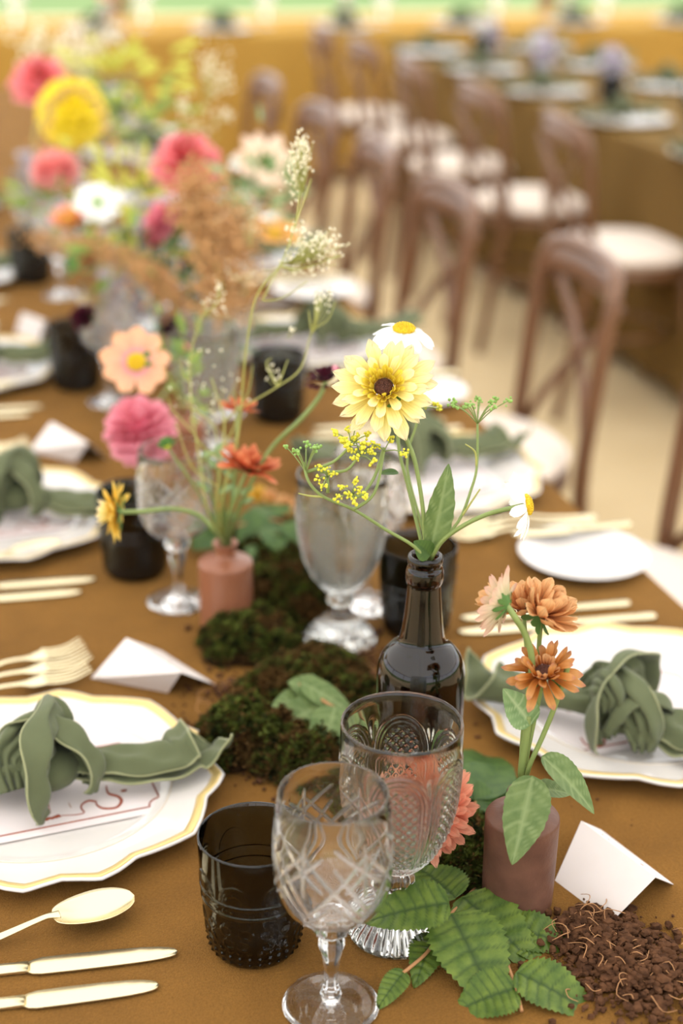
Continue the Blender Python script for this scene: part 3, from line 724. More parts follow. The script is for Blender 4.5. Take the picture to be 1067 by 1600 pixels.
def menu_meshes():
    c = MB(); c.box((-.068, -.105, 0), (.068, .105, .0006)); card = c.mesh('card', M['paper2'], False)
    x, y, q = .058, .094, .012; b = MB()
    loop = []
    for sx, sy in ((1, 1), (-1, 1), (-1, -1), (1, -1)):
        arc = [(sx*(x-q*math.cos(a)), sy*(y-q*math.sin(a))) for a in [R(15*i) for i in range(7)]]   # notched corners
        loop += arc if sx*sy < 0 else arc[::-1]
    loop.append(loop[0]); b.tube([(p[0], p[1], .0008) for p in loop], .0008, 4); return card, b.mesh('printed_border', M['ink'])
def curl_mesh():
    b = MB(); a0 = R(5)-math.pi/2; X0, Y0 = .078, 1.227
    def loc(px, py):
        w = at(px, py, .7585); dx, dy = w.x-X0, w.y-Y0; return (dx*math.cos(-a0)-dy*math.sin(-a0), dx*math.sin(-a0)+dy*math.cos(-a0), .0008)
    cr = lambda pts: [loc(30+x/3.233, 1110+y/3.233) for x, y in pts]
    b.tube(cr([(440, 380), (450, 418), (500, 435), (516, 460), (490, 490), (430, 495), (395, 480), (388, 460)]), [.0006, .0014, .0015, .0013, .0011, .0006], 5, True, 5)
    b.tube(cr([(388, 460), (350, 456), (318, 474), (314, 495), (328, 515), (290, 526), (215, 530)]), [.0012, .0010, .0008, .0006, .0004], 5, True, 5)
    b.tube(cr([(330, 240), (330, 215), (380, 190), (432, 197), (445, 235)]), [.0010, .0012, .0009], 5, True, 5)
    for i in range(12):
        q = loc(30+(125+i*7)/3.233, 1110+(553-i*2+rnd.uniform(-4, 4))/3.233); b.ball(q, .0018, 6, 4, (1, 1.3, .2))
    b.ball(loc(30+528/3.233, 1110+404/3.233), .0022, 6, 4, (1, 1.5, .2))
    for x0, x1 in ((105, 120), (135, 158)): b.tube(cr([(x0, 410), (x1, 505+x0*.1)]), .0004, 4)
    return b.mesh('printed_curl', M['ink'])
MENU = menu_meshes()+(curl_mesh(),)
def menu(label, x, y, rz, group='menu cards on the plates'):
    t = thing('menu_card', label, 'menu card', (x, y, .7575), rz, group)
    for nm, me in zip(('card', 'printed_border', 'printed_curl'), MENU): part(nm, me, t)
    return t

# cutlery along +X, tip at the origin
def outline(name, up, lo, t, z0=0, m='gold', arch=0.0):
    """flat bar from upper and lower outlines [(x, y)], softly crowned"""
    n = len(up); v = []; f = []
    for i in range(n):
        (x, yu), (_, yl) = up[i], lo[i]; c = (yu+yl)/2; h = (yu-yl)/2; za = z0+arch*math.sin(math.pi*i/(n-1))
        for k, z in ((1, .35), (.8, 1), (0, 1.1), (-.8, 1), (-1, .35), (-.8, 0), (.8, 0)): v.append((x, c+h*k, za+t*z))
    for i in range(n-1):
        for j in range(7): f.append((i*7+j, (i+1)*7+j, (i+1)*7+(j+1) % 7, i*7+(j+1) % 7))
    f.append(tuple(range(7))); f.append(tuple((n-1)*7+j for j in range(6, -1, -1)))
    return mk(name, v, f, M[m])
def knife_meshes(L):
    s = L/.235; xs = [0, .002, .006, .014, .028, .05, .08, .105, .112, .116]
    up = [.0020, .0048, .0070, .0094, .0112, .0120, .0122, .0116, .0094, .0072]; lo = [-.0008, -.0030, -.0046, -.0062, -.0076, -.0086, -.0094, -.0096, -.0086, -.0066]
    blade = outline('blade', [(-x*s, y) for x, y in zip(xs, up)], [(-x*s, y) for x, y in zip(xs, lo)], .0024, .0008)
    xs = [.116, .13, .16, .20, .228, .234, .235]; up = [.0060, .0056, .0062, .0072, .0078, .0060, .002]
    h = outline('handle', [(-x*s, y) for x, y in zip(xs, up)], [(-x*s, -y) for x, y in zip(xs, up)], .0048)
    return blade, h
KN = {L: knife_meshes(L) for L in (.235, .205, .16)}
def knife(label, x, y, rz, L=.235, group='gold table knives', z=.7505):
    t = thing('table_knife', label, 'knife', (x, y, z), rz, group)
    for nm, me in zip(('blade', 'handle'), KN[L]): part(nm, me, t)
    return t
def spoon_meshes():
    v = []; f = []; nu, nv = 14, 36
    for side in (0, 1):
        for j in range(nv+1):
            t = j/nv; x = -.068*t; w = .0205*math.sqrt(max(0, 1-abs((t-.44)/(.44 if t < .44 else .56))**(2.0 if t < .44 else 1.9)))*.985+.0028*t**6
            for i in range(nu+1):
                u = i/nu*2-1; d = .0105*(1-u*u)*math.sin(math.pi*t)**.7; z = .0165-.001*t-d*(1)+(0 if side == 0 else -.0011)
                v.append((x, u*w, z))
    k = nu+1; o = (nv+1)*k
    for j in range(nv):
        for i in range(nu):
            f.append((j*k+i, j*k+i+1, (j+1)*k+i+1, (j+1)*k+i)); f.append((o+j*k+i, o+(j+1)*k+i, o+(j+1)*k+i+1, o+j*k+i+1))
        f.append((j*k, (j+1)*k, o+(j+1)*k, o+j*k)); f.append((j*k+nu, o+j*k+nu, o+(j+1)*k+nu, (j+1)*k+nu))
    bowl = mk('bowl', v, f, M['gold'])
    pts = [(-.062, 0, .0155), (-.072, 0, .0160), (-.085, 0, .0135), (-.12, 0, .006), (-.16, 0, .0035), (-.20, 0, .003)]
    v, f = ribbon(pts, [(.010, .003), (.0055, .004), (.006, .0035), (.009, .003), (.014, .0028), (.016, .0025)], [0, 0], None, '', pleat=0, n=12)
    return bowl, mk('handle', v, f, M['gold'])
SPN = spoon_meshes()
def spoon(label, x, y, rz, group='gold table spoons'):
    t = thing('table_spoon', label, 'spoon', (x, y, .7505), rz, group)
    for nm, me in zip(('bowl', 'handle'), SPN): part(nm, me, t)
    return t
def fork_meshes(s):
    pts = [(-.048, 0, .010), (-.062, 0, .0085), (-.075, 0, .0095), (-.10, 0, .010), (-.14, 0, .0045), (-.20, 0, .0025)]
    pts = [(x*s, y, z) for x, y, z in pts]
    v, f = ribbon(pts, [(.024, .0022), (.018, .0028), (.007, .0035), (.006, .004), (.010, .003), (.015, .0026)], [0, 0], None, '', pleat=0, n=14)
    tm = tube('tine', [(-.050*s, 0, .010), (-.035*s, 0, .0075), (-.018*s, 0, .0085), (0, 0, .0150)], [.0021, .0019, .0016, .0009], M['gold'], 8, 4)
    return mk('handle', v, f, M['gold']), tm
FK = {s: fork_meshes(s) for s in (1, .88)}
def fork(label, x, y, rz, s=1, group='gold table forks'):
    t = thing('table_fork', label, 'fork', (x, y, .7505), rz, group); part('handle', FK[s][0], t)
    for i in range(4): part('tine', FK[s][1], t, Matrix.Translation((0, (i-1.5)*.0066, 0)))
    return t

def place_card(label, a, b, c, d, e2, group='folded place cards', marks=(), seed=0):
    """a-b foot of the near panel, c-d the ridge above it, e2 the far foot under d"""
    a, b, c, d, e2 = [Vector(q) for q in (a, b, c, d, e2)]
    o = (a+b)/2; o.z = .7505; t = thing('place_card', label, 'place card', o, 0, group); e1 = e2+(c-d)
    def pan(name, p, q, r, s):
        n = (q-p).cross(s-p).normalized()*.0003; vs = [x-o+n for x in (p, q, r, s)]+[x-o-n for x in (p, q, r, s)]
        return part(name, mk(name, vs, [(0, 1, 2, 3), (7, 6, 5, 4), (0, 4, 5, 1), (1, 5, 6, 2), (2, 6, 7, 3), (3, 7, 4, 0)], M['paper'], False), t), (q-p).cross(s-p).normalized()
    p1, n1 = pan('near_panel', a, b, d, c); p2, n2 = pan('far_panel', e1, c, d, e2)
    for who, (u, w, r) in marks:
        if who == 'n': q = a+(b-a)*u+(c-a)*w; n = n1; par = p1
        else: q = c+(d-c)*u+(e1-c)*w; n = n2; par = p2
        if n.z < 0: n = -n
        m = MB(); m.lathe([(r, 0), (r*.95, .0003), (1e-5, .0004)], 9)
        sh = Matrix.Rotation(u*9, 4, 'Z') @ Matrix.Diagonal((1, .6, 1, 1))
        part('printed_spot', m.mesh('printed_spot', M['ink']), par, nrm_frame(q-o+n*.0003, n) @ sh)
    return t

# ------------------------------------------------------------------ place settings
def seen(x, y, z=.76, mx=60):
    v = CM.transposed() @ (Vector((x, y, z))-Vector((0, 0, EYE)))
    if v.z > -.3: return False
    px, py = 533.5+F*v.x/-v.z, 800-F*v.y/-v.z
    return -mx < px < 1067+mx and -mx < py < 1600+mx*2
where = ['nearest', 'second', 'third', 'fourth', 'fifth', 'sixth', 'seventh', 'eighth']
JL = .07
for i in range(8):
    yc = 1.232+.655*i; w = where[i]
    # left-hand diners sit at x = -.06 and look along +X
    if seen(.2, yc):
        charger('white gold-rimmed charger plate, %s on the left side of the foreground table' % w, .075, yc-.003, 0)
        menu('menu card with russet border on the %s left-hand plate' % w, .078, yc-.005, R(5)-math.pi/2)
        napkin('knotted sage napkin lying across the %s left-hand plate' % w, (.080, .105, .09)[min(i, 2)], yc-(.012, .002, .002)[min(i, 2)], .766, (R(1), R(-22), R(-12))[min(i, 2)])
    if seen(.2, yc-.25):
        e_ = (0, .045, .04)[min(i, 2)]; dx = (0, .028, .03)[min(i, 2)]
        spoon('gold spoon below the %s left-hand plate' % w, .130+dx*.75, yc-.192+e_*1.6, R(7) if i == 0 else R(14))
        knife('longer gold knife, beside the spoon of the %s left-hand setting' % w, .154+dx, yc-.254+e_, R(-6), .235)
        knife('shorter gold knife, outermost at the %s left-hand setting' % w, .133+dx, yc-.289+e_*1.1, R(-5), .205)
    if seen(.14, yc+.2):
        for k in range(3):
            fork(['outer', 'middle', 'inner'][k]+' gold fork above the %s left-hand plate' % w, .145+.004*(k == 1), yc+.266-.029*k, R(12)-R(2)*k, .88 if k < 1 else 1)
    # right-hand diners look along -X
    if seen(.62, yc):
        charger('white gold-rimmed charger plate, %s on the right side of the foreground table' % w, .672, yc, 0)
        menu('menu card under the napkin on the %s right-hand plate' % w, .655, yc-.004, math.pi/2+R(4))
        napkin('knotted sage napkin lying across the %s right-hand plate' % w, (.632, .668, .70)[min(i, 2)], yc+(-.050, .035, 0)[min(i, 2)], .766, (R(142), R(4), R(176))[min(i, 2)])
    if seen(.75, yc+.17):
        knife('shorter gold knife, outermost at the %s right-hand setting' % w, .572, yc+.241, math.pi-R(4), .205)
        knife('longer gold knife next to the %s right-hand plate' % w, .557, yc+.209, math.pi-R(5), .235)
    if seen(.7, yc-.22):
        for k in range(3):
            fork(['inner', 'middle', 'outer'][k]+' gold fork below the %s right-hand plate' % w, .650-.010*k, yc-.160-.026*k, math.pi-R(6)+R(4)*k, 1 if k < 2 else .88)
    if seen(.77, yc-.3) and i > 0:
        side_plate('small round white side plate belonging to the %s right-hand setting' % w, .775, yc-.302, 'small white side plates')
        knife('small gold butter knife on the side plate of the %s right-hand setting' % w, .705, yc-.238, math.pi-R(3), .16, 'gold butter knives on the side plates', .7655)

# place cards
place_card('white folded place card standing on its fold beside the soil and the right stoneware vase', at(867, 1376), at(954, 1442), at(908, 1283, .786), at(1024, 1371, .786), at(1052, 1382), marks=[('f', (.2, .35, .0012)), ('f', (.3, .3, .001)), ('f', (.75, .3, .0016)), ('n', (.7, .28, .0007))])
place_card('white folded place card with small dark red spots, above the nearest left plate', at(142, 1060), at(262, 1083), at(197, 997, .786), at(283, 1051, .786), at(337, 1070), marks=[('n', (.12, .82, .0018)), ('n', (.72, .66, .0018)), ('n', (.85, .55, .0024)), ('n', (.1, .15, .0022)), ('n', (.35, .4, .001))])
place_card('blurred white place card above the second left plate, beside the pink ball flower', at(44, 706), at(118, 722), at(80, 659, .786), at(138, 692, .786), at(168, 716), marks=[('n', (.6, .6, .002))])
place_card('blurred white place card at the left edge beyond the dark tumblers', at(24, 520), at(62, 534), at(34, 488, .786), at(70, 500, .786), at(92, 522))
place_card('small blurred place card above the far right green napkin', at(388, 487), at(440, 492), at(402, 464, .786), at(455, 470, .786), at(470, 486))

# ------------------------------------------------------------------ glasses
gw, gg, gt = 'cut crystal wine glasses', 'grey pressed glass goblets', 'dark smoked glass tumblers'
wine_glass('clear cut crystal wine glass at the very front, nearest the camera', (.2555, .890), .5, gw)
goblet('large grey pressed goblet with lattice arches in front of the brown bottle', (.330, .962), R(11), gg, .985)
tumbler('dark smoked tumbler with beaded foot at the front, left of the nearest wine glass', (.216, .975), .2, gt)
wine_glass('cut crystal wine glass left of the left stoneware vase, blue-white foot on bare cloth', (.268, 1.598), .1, gw)
tumbler('dark tumbler behind the drooping yellow flower', (.232, 1.692), .9, gt)
goblet('grey pressed goblet standing in moss directly left of the brown bottle', (.422, 1.452), R(-10), gg, 1.02)
tumbler('dark tumbler partly hidden right behind the neck of the brown bottle', (.514, 1.462), .4, gt)
wine_glass('cut crystal wine glass hidden behind the mossy goblet, only foot and bowl edge in view', (.478, 1.535), .8, gw)
goblet('grey pressed goblet behind the russet flower of the left vase', (.395, 2.06), .3, gg, .95)
tumbler('blurred dark tumbler left of the dark burgundy scabious head', (.532, 2.19), .4, gt)
wine_glass('blurred wine glass beside the third setting on the right, behind the fine sprays', (.452, 2.24), .8, gw)
tumbler('blurred dark tumbler left of the peach cosmos', (.249, 2.42), .9, gt)
wine_glass('blurred wine glass behind the peach cosmos, only its foot clear', (.292, 2.33), .1, gw)
goblet('blurred goblet behind the fine sprays in the middle of the table', (.43, 2.72), .3, gg, .95)
tumbler('blurred dark tumbler at the left edge under the far flowers', (.243, 3.12), .9, gt)
wine_glass('far blurred wine glass at the left below the pink flowers', (.290, 3.00), .1, gw)
wine_glass('far blurred wine glass under the cream cosmos on the right of the bouquet', (.50, 2.88), .1, gw)
tumbler('far dark tumbler behind the rust plume', (.545, 2.85), .9, gt)
goblet('far goblet under the bright yellow dahlia', (.36, 3.5), .9, gg, .95)
goblet('far goblet at the left edge below the coral pink flower', (.27, 3.30), .9, gg, .95)

# ------------------------------------------------------------------ bottle and vases
bt = part('beer_bottle', glass_mesh('beer_bottle', [(1e-5, .003), (.022, .003), (.028, .0005), (.034, .001), (.0375, .004)]+dense([(.0383, .008), (.0383, .145)], .02)+
    curve_prof([(.0383, .146), (.0379, .157), (.0350, .168), (.0290, .1765), (.0225, .182), (.0195, .187), (.0180, .196), (.0158, .215), (.0140, .237)], 6)+
    [(.0138, .2385), (.0152, .2395), (.0160, .243), (.0160, .250), (.0150, .2535), (.0138, .2550), (.0140, .2565), (.0149, .2580), (.0151, .261), (.0146, .2640), (.0130, .2652)],
    [(.0112, .2645), (.0105, .258), (.0108, .236), (.0150, .190), (.0185, .184), (.026, .1755), (.0325, .163), (.0350, .150), (.0352, .010), (.030, .0065), (1e-5, .009)], 96, None, M['bottle']), None)
BX, BY = .3945, 1.1045
bt.location = (BX, BY, .7505); tag(bt, 'dark brown glass beer bottle holding the pale yellow flower and daisies', 'bottle')
def stone_vase(label, x, y, m, s=1):
    g = [(1e-5, 0), (.0275, 0), (.0288, .001), (.0293, .003)]+dense([(.0296, .01), (.0305, .081)], .02)+[(.0303, .0835), (.0292, .0852), (.020, .0880), (.0125, .0900), (.0108, .0925), (.0104, .0975), (.0112, .1020), (.0138, .1050), (.0142, .1065), (.0136, .1078)]
    t = thing('stoneware_vase', label, 'vase', (x, y, .7505), 0, 'small stoneware bottle vases')
    body = glass_mesh('vase_body', g, [(.0105, .1070), (.0085, .1010), (.0085, .092), (.018, .083), (.026, .078), (.026, .006), (1e-5, .005)], 72, None, m)
    part('vase_body', body, t, Matrix.Scale(s, 4)); return t
VR = (.440, .973); VL = (.3075, 1.515)
stone_vase('brown stoneware bottle vase with rust flowers, right beside the place card', *VR, M['stone'])
stone_vase('blurred terracotta stoneware bottle vase in the moss on the left', *VL, M['stone2'])

# ------------------------------------------------------------------ flowers in the brown bottle
mouth = Vector((BX, BY, .7505+.262)); inb = Vector((BX, BY, .7505+.12))
py_ = [petal('petal', .033, .0112, PM['yellow'], bend=b, cup=.25, notch=nt, teeth=3, pw=.72, nv=9, nu=8, base=.35) for b, nt in ((.25, .10), (.05, .14), (-.3, .12), (.45, .16))]
py2 = [petal('petal', .021, .0085, PM['yellow'], bend=b, cup=.4, notch=.05, pw=.75) for b in (.3, .6, .1)]
py3 = [petal('petal', .0115, .0040, PM['yellow_in'], bend=b, cup=.9, pw=.5, nu=4, nv=5, base=.5) for b in (.5, .9)]
hp = P(600, 606, 1.235)
fl = flower('pale_yellow_rudbeckia', 'big pale yellow double flower with dark brown centre, on top of the brown bottle', inb)
Fm = bloom(fl, hp, camdir(-.10, .26, .96), [(py_, 14, .009, -.001, R(-3), 1.16), (py_, 13, .008, .0005, R(8), 1.04), (py2, 12, .008, .002, R(22), 1.0), (py3, 20, .0090, .002, R(30), 1.15), (py3, 18, .0085, .003, R(50), .95), (py3, 12, .0085, .004, R(66), .7)], (.0075, .005, M['brown_c']), jit=.22)
stem(fl, [inb, mouth+Vector((-.002, -.003, -.02)), P(664, 850, 1.28), P(660, 790, 1.27), P(648, 720, 1.262), P(632, 680, 1.258), hp-camdir(-.1, .26, .96)*.004], [.0019, .0019, .0018, .0020])
sepals(fl, Fm, 9, .018, .006, z=-.003, r0=.003, tilt=.1)
leaf_on(fl, P(672, 862, 1.282), P(704, 727, 1.262), .028, LM['mid'], up=camdir(.3, .2, 1), serr=.05, teeth=8, fold=.3, bend=.15, shape=.9, relief=.0004, veins=5)
leaf_on(fl, P(622, 738, 1.262), P(592, 738, 1.255), .010, LM['deep'], up=camdir(0, .8, .6), serr=0, fold=.2, bend=.2, relief=.0002)
leaf_on(fl, P(672, 868, 1.277), P(648, 846, 1.268), .020, LM['deep'], up=camdir(0, .2, 1), serr=0, fold=.2, bend=.2, relief=.0002)
pw_ = [petal('petal', .022, .0085, PM['white'], bend=b, cup=.2, notch=.07, teeth=2, pw=.6) for b in (-.5, -.8, -.2)]
d1 = P(631, 515, 1.30); fl = flower('white_daisy', 'white daisy seen from the side, above the pale yellow flower', inb, 'white daisies in the brown bottle')
Fm = bloom(fl, d1, (.0, -.10, 1), [(pw_, 15, .0075, 0, R(-14), 1.12)], (.0095, .0045, M['yellow_c']))
stem(fl, [inb, mouth+Vector((.003, 0, -.02)), P(660, 855, 1.288), P(640, 770, 1.29), P(622, 690, 1.29), P(626, 600, 1.295), d1-Vector((0, 0, .001))], [.0016, .0015])
sepals(fl, Fm, 10, .007, .003, z=-.002, r0=.001, tilt=-.2)
d2 = P(822, 789, 1.235); fl = flower('white_daisy', 'white daisy seen edge-on, leaning out right of the brown bottle', inb, 'white daisies in the brown bottle')
nd = camdir(.93, .18, .10); Fm = bloom(fl, d2, nd, [(pw_, 14, .0070, 0, R(-12), 1.08)], (.0085, .0045, M['yellow_c']))
stem(fl, [inb, mouth+Vector((.004, 0, -.02)), P(682, 858, 1.275), P(710, 830, 1.262), P(760, 804, 1.25), d2-nd*.002], [.0019, .0018, .0021])
sepals(fl, Fm, 10, .007, .003, z=-.002, r0=.001, tilt=-.2)

def umbel(root, path, head, n, spread, dirv, mball, up=.02, r=.0009, ball=.0011, dens=6, nodes=True):
    o = Vector(root.location)
    if path: stem(root, path+[head], [.0016, .0010], M['stem'])
    for i in range(n):
        a = i*2.4; q = math.sqrt((i+.7)/n); x = dirv.orthogonal().normalized(); y = dirv.cross(x)
        e_ = head+dirv*up*rnd.uniform(.8, 1.1)+(x*math.cos(a)+y*math.sin(a))*spread*q
        stem(root, [head, head+(e_-head)*.5+dirv*.002, e_], .0005, M['stem'], 'ray', 5, 3)
        b = MB()
        for j in range(dens):
            w = Vector((rnd.gauss(0, 1), rnd.gauss(0, 1), rnd.gauss(0, 1))).normalized()*rnd.uniform(.001, .0042)
            b.ball(e_-o+w, ball*rnd.uniform(.8, 1.5), 6, 4)
        part('umbellet', b.mesh('umbellet', mball), root)
fl = flower('fennel_sprig', 'fennel sprig curving left out of the brown bottle with yellow umbels', inb)
curve = [inb, mouth+Vector((-.004, 0, -.02)), P(655, 862, 1.272), P(600, 826, 1.26), P(552, 796, 1.25), P(505, 776, 1.245), P(482, 752, 1.24), P(474, 722, 1.24)]
stem(fl, curve, [.0017, .0014, .0012])
umbel(fl, None, P(478, 738, 1.24), 9, .018, camdir(-.1, 1, .1), M['fennel_g'], .022, dens=4)
stem(fl, [P(505, 776, 1.245), P(485, 775, 1.243), P(466, 771, 1.24)], [.0012, .0005], M['stem_pale'], 'side_shoot')
for a, b, cc, n_ in (((478, 738), (520, 722), (548, 696), 9), ((500, 737), (540, 735), (560, 712), 8), ((552, 796), (585, 770), (600, 705), 3)):
    umbel(fl, [P(*a, 1.243), P(*b, 1.24)], P(*cc, 1.238), n_, .017, camdir(.2, .7, .6), M['fennel'], .008, dens=12, ball=.0010)
umbel(fl, [P(600, 700, 1.25), P(585, 745, 1.243), P(563, 775, 1.24)], P(550, 772, 1.235), 7, .013, camdir(-.1, .3, .9), M['fennel'], .006, dens=12, ball=.0010)
umbel(fl, [P(512, 770, 1.24)], P(512, 745, 1.238), 5, .010, camdir(-.3, .3, .9), M['fennel'], .006, dens=10, ball=.0009)
fl = flower('fennel_sprig', 'upright green fennel sprig at the right of the brown bottle, gone to seed', inb)
umbel(fl, [inb, mouth+Vector((.004, .003, -.02)), P(676, 862, 1.28), P(716, 815, 1.28), P(736, 765, 1.28), P(745, 728, 1.28)], P(746, 662, 1.28), 11, .026, camdir(-.05, 1, .15), M['fennel_g'], .018, dens=7, ball=.0011)
stem(fl, [P(722, 806, 1.28), P(738, 782, 1.275), P(750, 764, 1.27)], [.0011, .0006], M['stem_pale'], 'side_shoot')
stem(fl, [P(744, 728, 1.28), P(742, 706, 1.276), P(727, 694, 1.27)], [.0010, .0005], M['stem_pale'], 'side_shoot')
fl = flower('fennel_sprig', 'small fennel sprig showing behind the right edge of the pale yellow flower', inb)
umbel(fl, [inb, mouth+Vector((-.003, .004, -.02)), P(665, 850, 1.30), P(636, 730, 1.31), P(650, 665, 1.31)], P(655, 640, 1.31), 7, .020, camdir(.3, .8, -.1), M['fennel'], .008, dens=7)

# scabious and russet flowers of the left stoneware vase
ml = Vector((VL[0], VL[1], .7505+.104)); il = Vector((VL[0], VL[1], .7505+.085))
fl = flower('scabious', 'dark burgundy scabious head on a green stem left of the pale yellow flower', il)
sh_ = P(510, 591, 1.52)
stem(fl, [il, ml, P(390, 760, 1.57), P(424, 700, 1.55), P(470, 655, 1.53), P(500, 618, 1.522), sh_], [.0014, .0022, .0022])
pbg = [petal('petal', .009, .005, M['burgundy'], bend=.5, cup=.5, notch=.2, pw=.6)]
bloom(fl, sh_, camdir(-.2, .75, .4), [(pbg, 13, .012, -.002, R(-10), 1.25), (pbg, 12, .009, .001, R(25), 1.15), (pbg, 10, .005, .003, R(50), .9), (pbg, 7, .002, .005, R(70), .8)], (.008, .006, M['burgundy']))
bp = petal('petal', .012, .008, PM['pink'], bend=.4, cup=.4, notch=.1); part('petal', bp, fl, nrm_frame(P(527, 588, 1.515)-il, camdir(.5, .3, .8)))
pr_ = [petal('petal', .024, .0078, PM['red'], bend=b, cup=.5, notch=.04, pw=.6, twist=tw) for b, tw in ((.5, .3), (.9, -.4), (-.2, .2), (.2, 0))]
pr2 = [petal('petal', .014, .0050, PM['red'], bend=b, cup=.8, pw=.6) for b in (.6, 1.1)]
fl = flower('russet_rudbeckia', 'orange-red double flower in the blurred left stoneware vase', il, 'russet flowers of the left vase')
rp = P(386, 734, 1.555); nn = camdir(.25, .80, .30)
stem(fl, [il, ml, P(360, 800, 1.58), rp], [.0018, .0020])
Fm = bloom(fl, rp, nn, [(pr_, 13, .006, 0, R(8), 1.30), (pr_, 12, .006, .002, R(30), 1.15), (pr2, 12, .004, .004, R(50), 1.4)], (.006, .005, M['brown_c'])); sepals(fl, Fm, 8, .014, .005)
fl = flower('russet_rudbeckia', 'paler russet flower higher up behind the left vase, under the fine sprays', il, 'russet flowers of the left vase')
rp = P(372, 640, 1.60); stem(fl, [il, ml, P(366, 740, 1.60), rp], [.0016, .0016]); bloom(fl, rp, camdir(.1, .95, .3), [(pr_, 11, .005, 0, R(0), .78), (pr_, 9, .005, .001, R(25), .6)], (.005, .004, M['brown_c']))
fl = flower('green_bud', 'lime green flower bud inside the left wine glass view, from the left vase', il)
bp_ = P(262, 700, 1.58); stem(fl, [il, ml, P(310, 770, 1.6), bp_], .0012)
leafb = [petal('petal', .011, .006, PM['sepal'], bend=.7, cup=.4)]
bloom(fl, bp_, camdir(-.2, .8, .4), [(leafb, 9, .002, 0, R(20), 1), (leafb, 8, .002, .002, R(50), .9)], (.004, .004, M['fennel']))
pg_ = [petal('petal', .027, .011, PM['gold'], bend=b, cup=.3, notch=.08, teeth=3, pw=.7, nu=6) for b in (-.3, -.6, .15)]
fl = flower('drooping_yellow_rudbeckia', 'yellow flower hanging sideways on a curved stem, left of the wine glass', il)
dp = P(184, 800, 1.50); nd = camdir(-.97, .05, -.05)
stem(fl, [il, ml, P(335, 830, 1.575), P(312, 806, 1.56), P(272, 795, 1.54), P(222, 799, 1.515), dp], [.0020, .0024, .0024])
Fm = bloom(fl, dp, nd, [(pg_, 14, .007, 0, R(6), .95), (pg_, 12, .006, .002, R(28), .8), (py2, 12, .005, .004, R(50), .8)], (.006, .005, M['brown_c'])); sepals(fl, Fm, 11, .018, .005, z=-.003, r0=.002, tilt=-.1)

# gypsophila sprays
def spray(root, main, sides, clusters, r=(.0011, .0006), ml_=.0014):
    o = Vector(root.location); stem(root, main, list(r), M['stem_pale'])
    for s in sides: stem(root, s, [.0008, .0004], M['stem_pale'], 'branch', 6, 4)
    b = MB(); tw = MB()
    for c, d, n, sx, sy, anchor in clusters:
        cp = P(*c, d); ap = P(*anchor, d)
        for i in range(n):
            q = cp+CM @ Vector((rnd.gauss(0, sx), rnd.gauss(0, sy), rnd.gauss(0, sx)))
            rr = ml_*rnd.uniform(.6, 1.25)
            for k in range(3):
                w = Vector((rnd.uniform(-1, 1), rnd.uniform(-1, 1), rnd.uniform(-1, 1)))*rr*.6
                b.ball(q-o+w, rr*.7, 5, 3)
            if i % 3 == 0: tw.tube([ap-o, (ap-o)*.45+(q-o)*.55+Vector((0, 0, -.002)), q-o], .00028, 4)
    x = part('blossoms', b.mesh('blossoms', M['cream']), root); x['kind'] = 'stuff'
    x = part('twigs', tw.mesh('twigs', M['stem_pale']), root); x['kind'] = 'stuff'
d = 1.46
fl = flower('gypsophila_spray', 'tall gypsophila spray reaching up to the sharp cream blossoms right of the bouquet', il, 'gypsophila sprays in the left vase')
spray(fl, [il, ml, P(345, 790, 1.58), P(372, 680, 1.55), P(383, 560, 1.50), P(400, 465, 1.48), P(440, 410, 1.46), P(463, 345, 1.46), P(478, 305, 1.46), P(486, 280, 1.46)],
      [[P(372, 640, 1.55), P(434, 604, 1.50), P(470, 575, 1.50), P(487, 520, 1.50), P(512, 500, 1.50), P(524, 470, 1.50)], [P(434, 604, 1.50), P(416, 570, 1.55), P(424, 560, 1.55)], [P(434, 604, 1.50), P(450, 562, 1.50)],
       [P(410, 470, 1.48), P(440, 466, 1.48), P(480, 440, 1.46)], [P(440, 412, 1.46), P(490, 402, 1.46)], [P(487, 520, 1.50), P(482, 485, 1.50)], [P(487, 520, 1.50), P(500, 460, 1.50)],
       [P(435, 415, 1.46), P(470, 420, 1.46), P(530, 398, 1.46)], [P(463, 345, 1.46), P(470, 290, 1.46), P(466, 260, 1.46)], [P(410, 470, 1.48), P(430, 430, 1.48), P(455, 395, 1.48)]],
      [((469, 250), d, 150, .0050, .011, (474, 300)), ((470, 225), d, 40, .003, .004, (472, 250)), ((462, 275), d, 45, .006, .010, (474, 300)),
       ((488, 385), d, 120, .010, .007, (450, 412)), ((505, 378), d, 60, .008, .006, (470, 410)), ((455, 358), d, 14, .004, .002, (463, 350)), ((505, 465), 1.50, 36, .008, .005, (490, 515)), ((523, 400), d, 10, .006, .004, (500, 402)),
       ((430, 575), 1.55, 12, .006, .006, (434, 604)), ((455, 516), 1.5, 6, .004, .002, (450, 530)), ((478, 420), 1.5, 26, .016, .003, (440, 415))])
fl = flower('gypsophila_spray', 'shorter sparse gypsophila spray arching left of the taller spray', il, 'gypsophila sprays in the left vase')
spray(fl, [il, ml, P(325, 800, 1.6), P(312, 720, 1.6), P(300, 640, 1.6), P(297, 560, 1.6), P(312, 505, 1.6), P(325, 482, 1.6)],
      [[P(300, 640, 1.6), P(330, 660, 1.59), P(340, 690, 1.58)], [P(297, 560, 1.6), P(318, 545, 1.6)], [P(300, 600, 1.6), P(285, 585, 1.6), P(283, 560, 1.6)], [P(312, 720, 1.6), P(345, 700, 1.59), P(352, 640, 1.59)], [P(318, 495, 1.6), P(345, 470, 1.6)], [P(305, 680, 1.6), P(270, 640, 1.6), P(262, 620, 1.6)]],
      [((338, 472), 1.6, 26, .009, .006, (318, 495)), ((344, 452), 1.6, 10, .002, .004, (340, 470)), ((310, 600), 1.6, 14, .02, .02, (300, 640)), ((340, 640), 1.6, 14, .02, .02, (330, 660))])
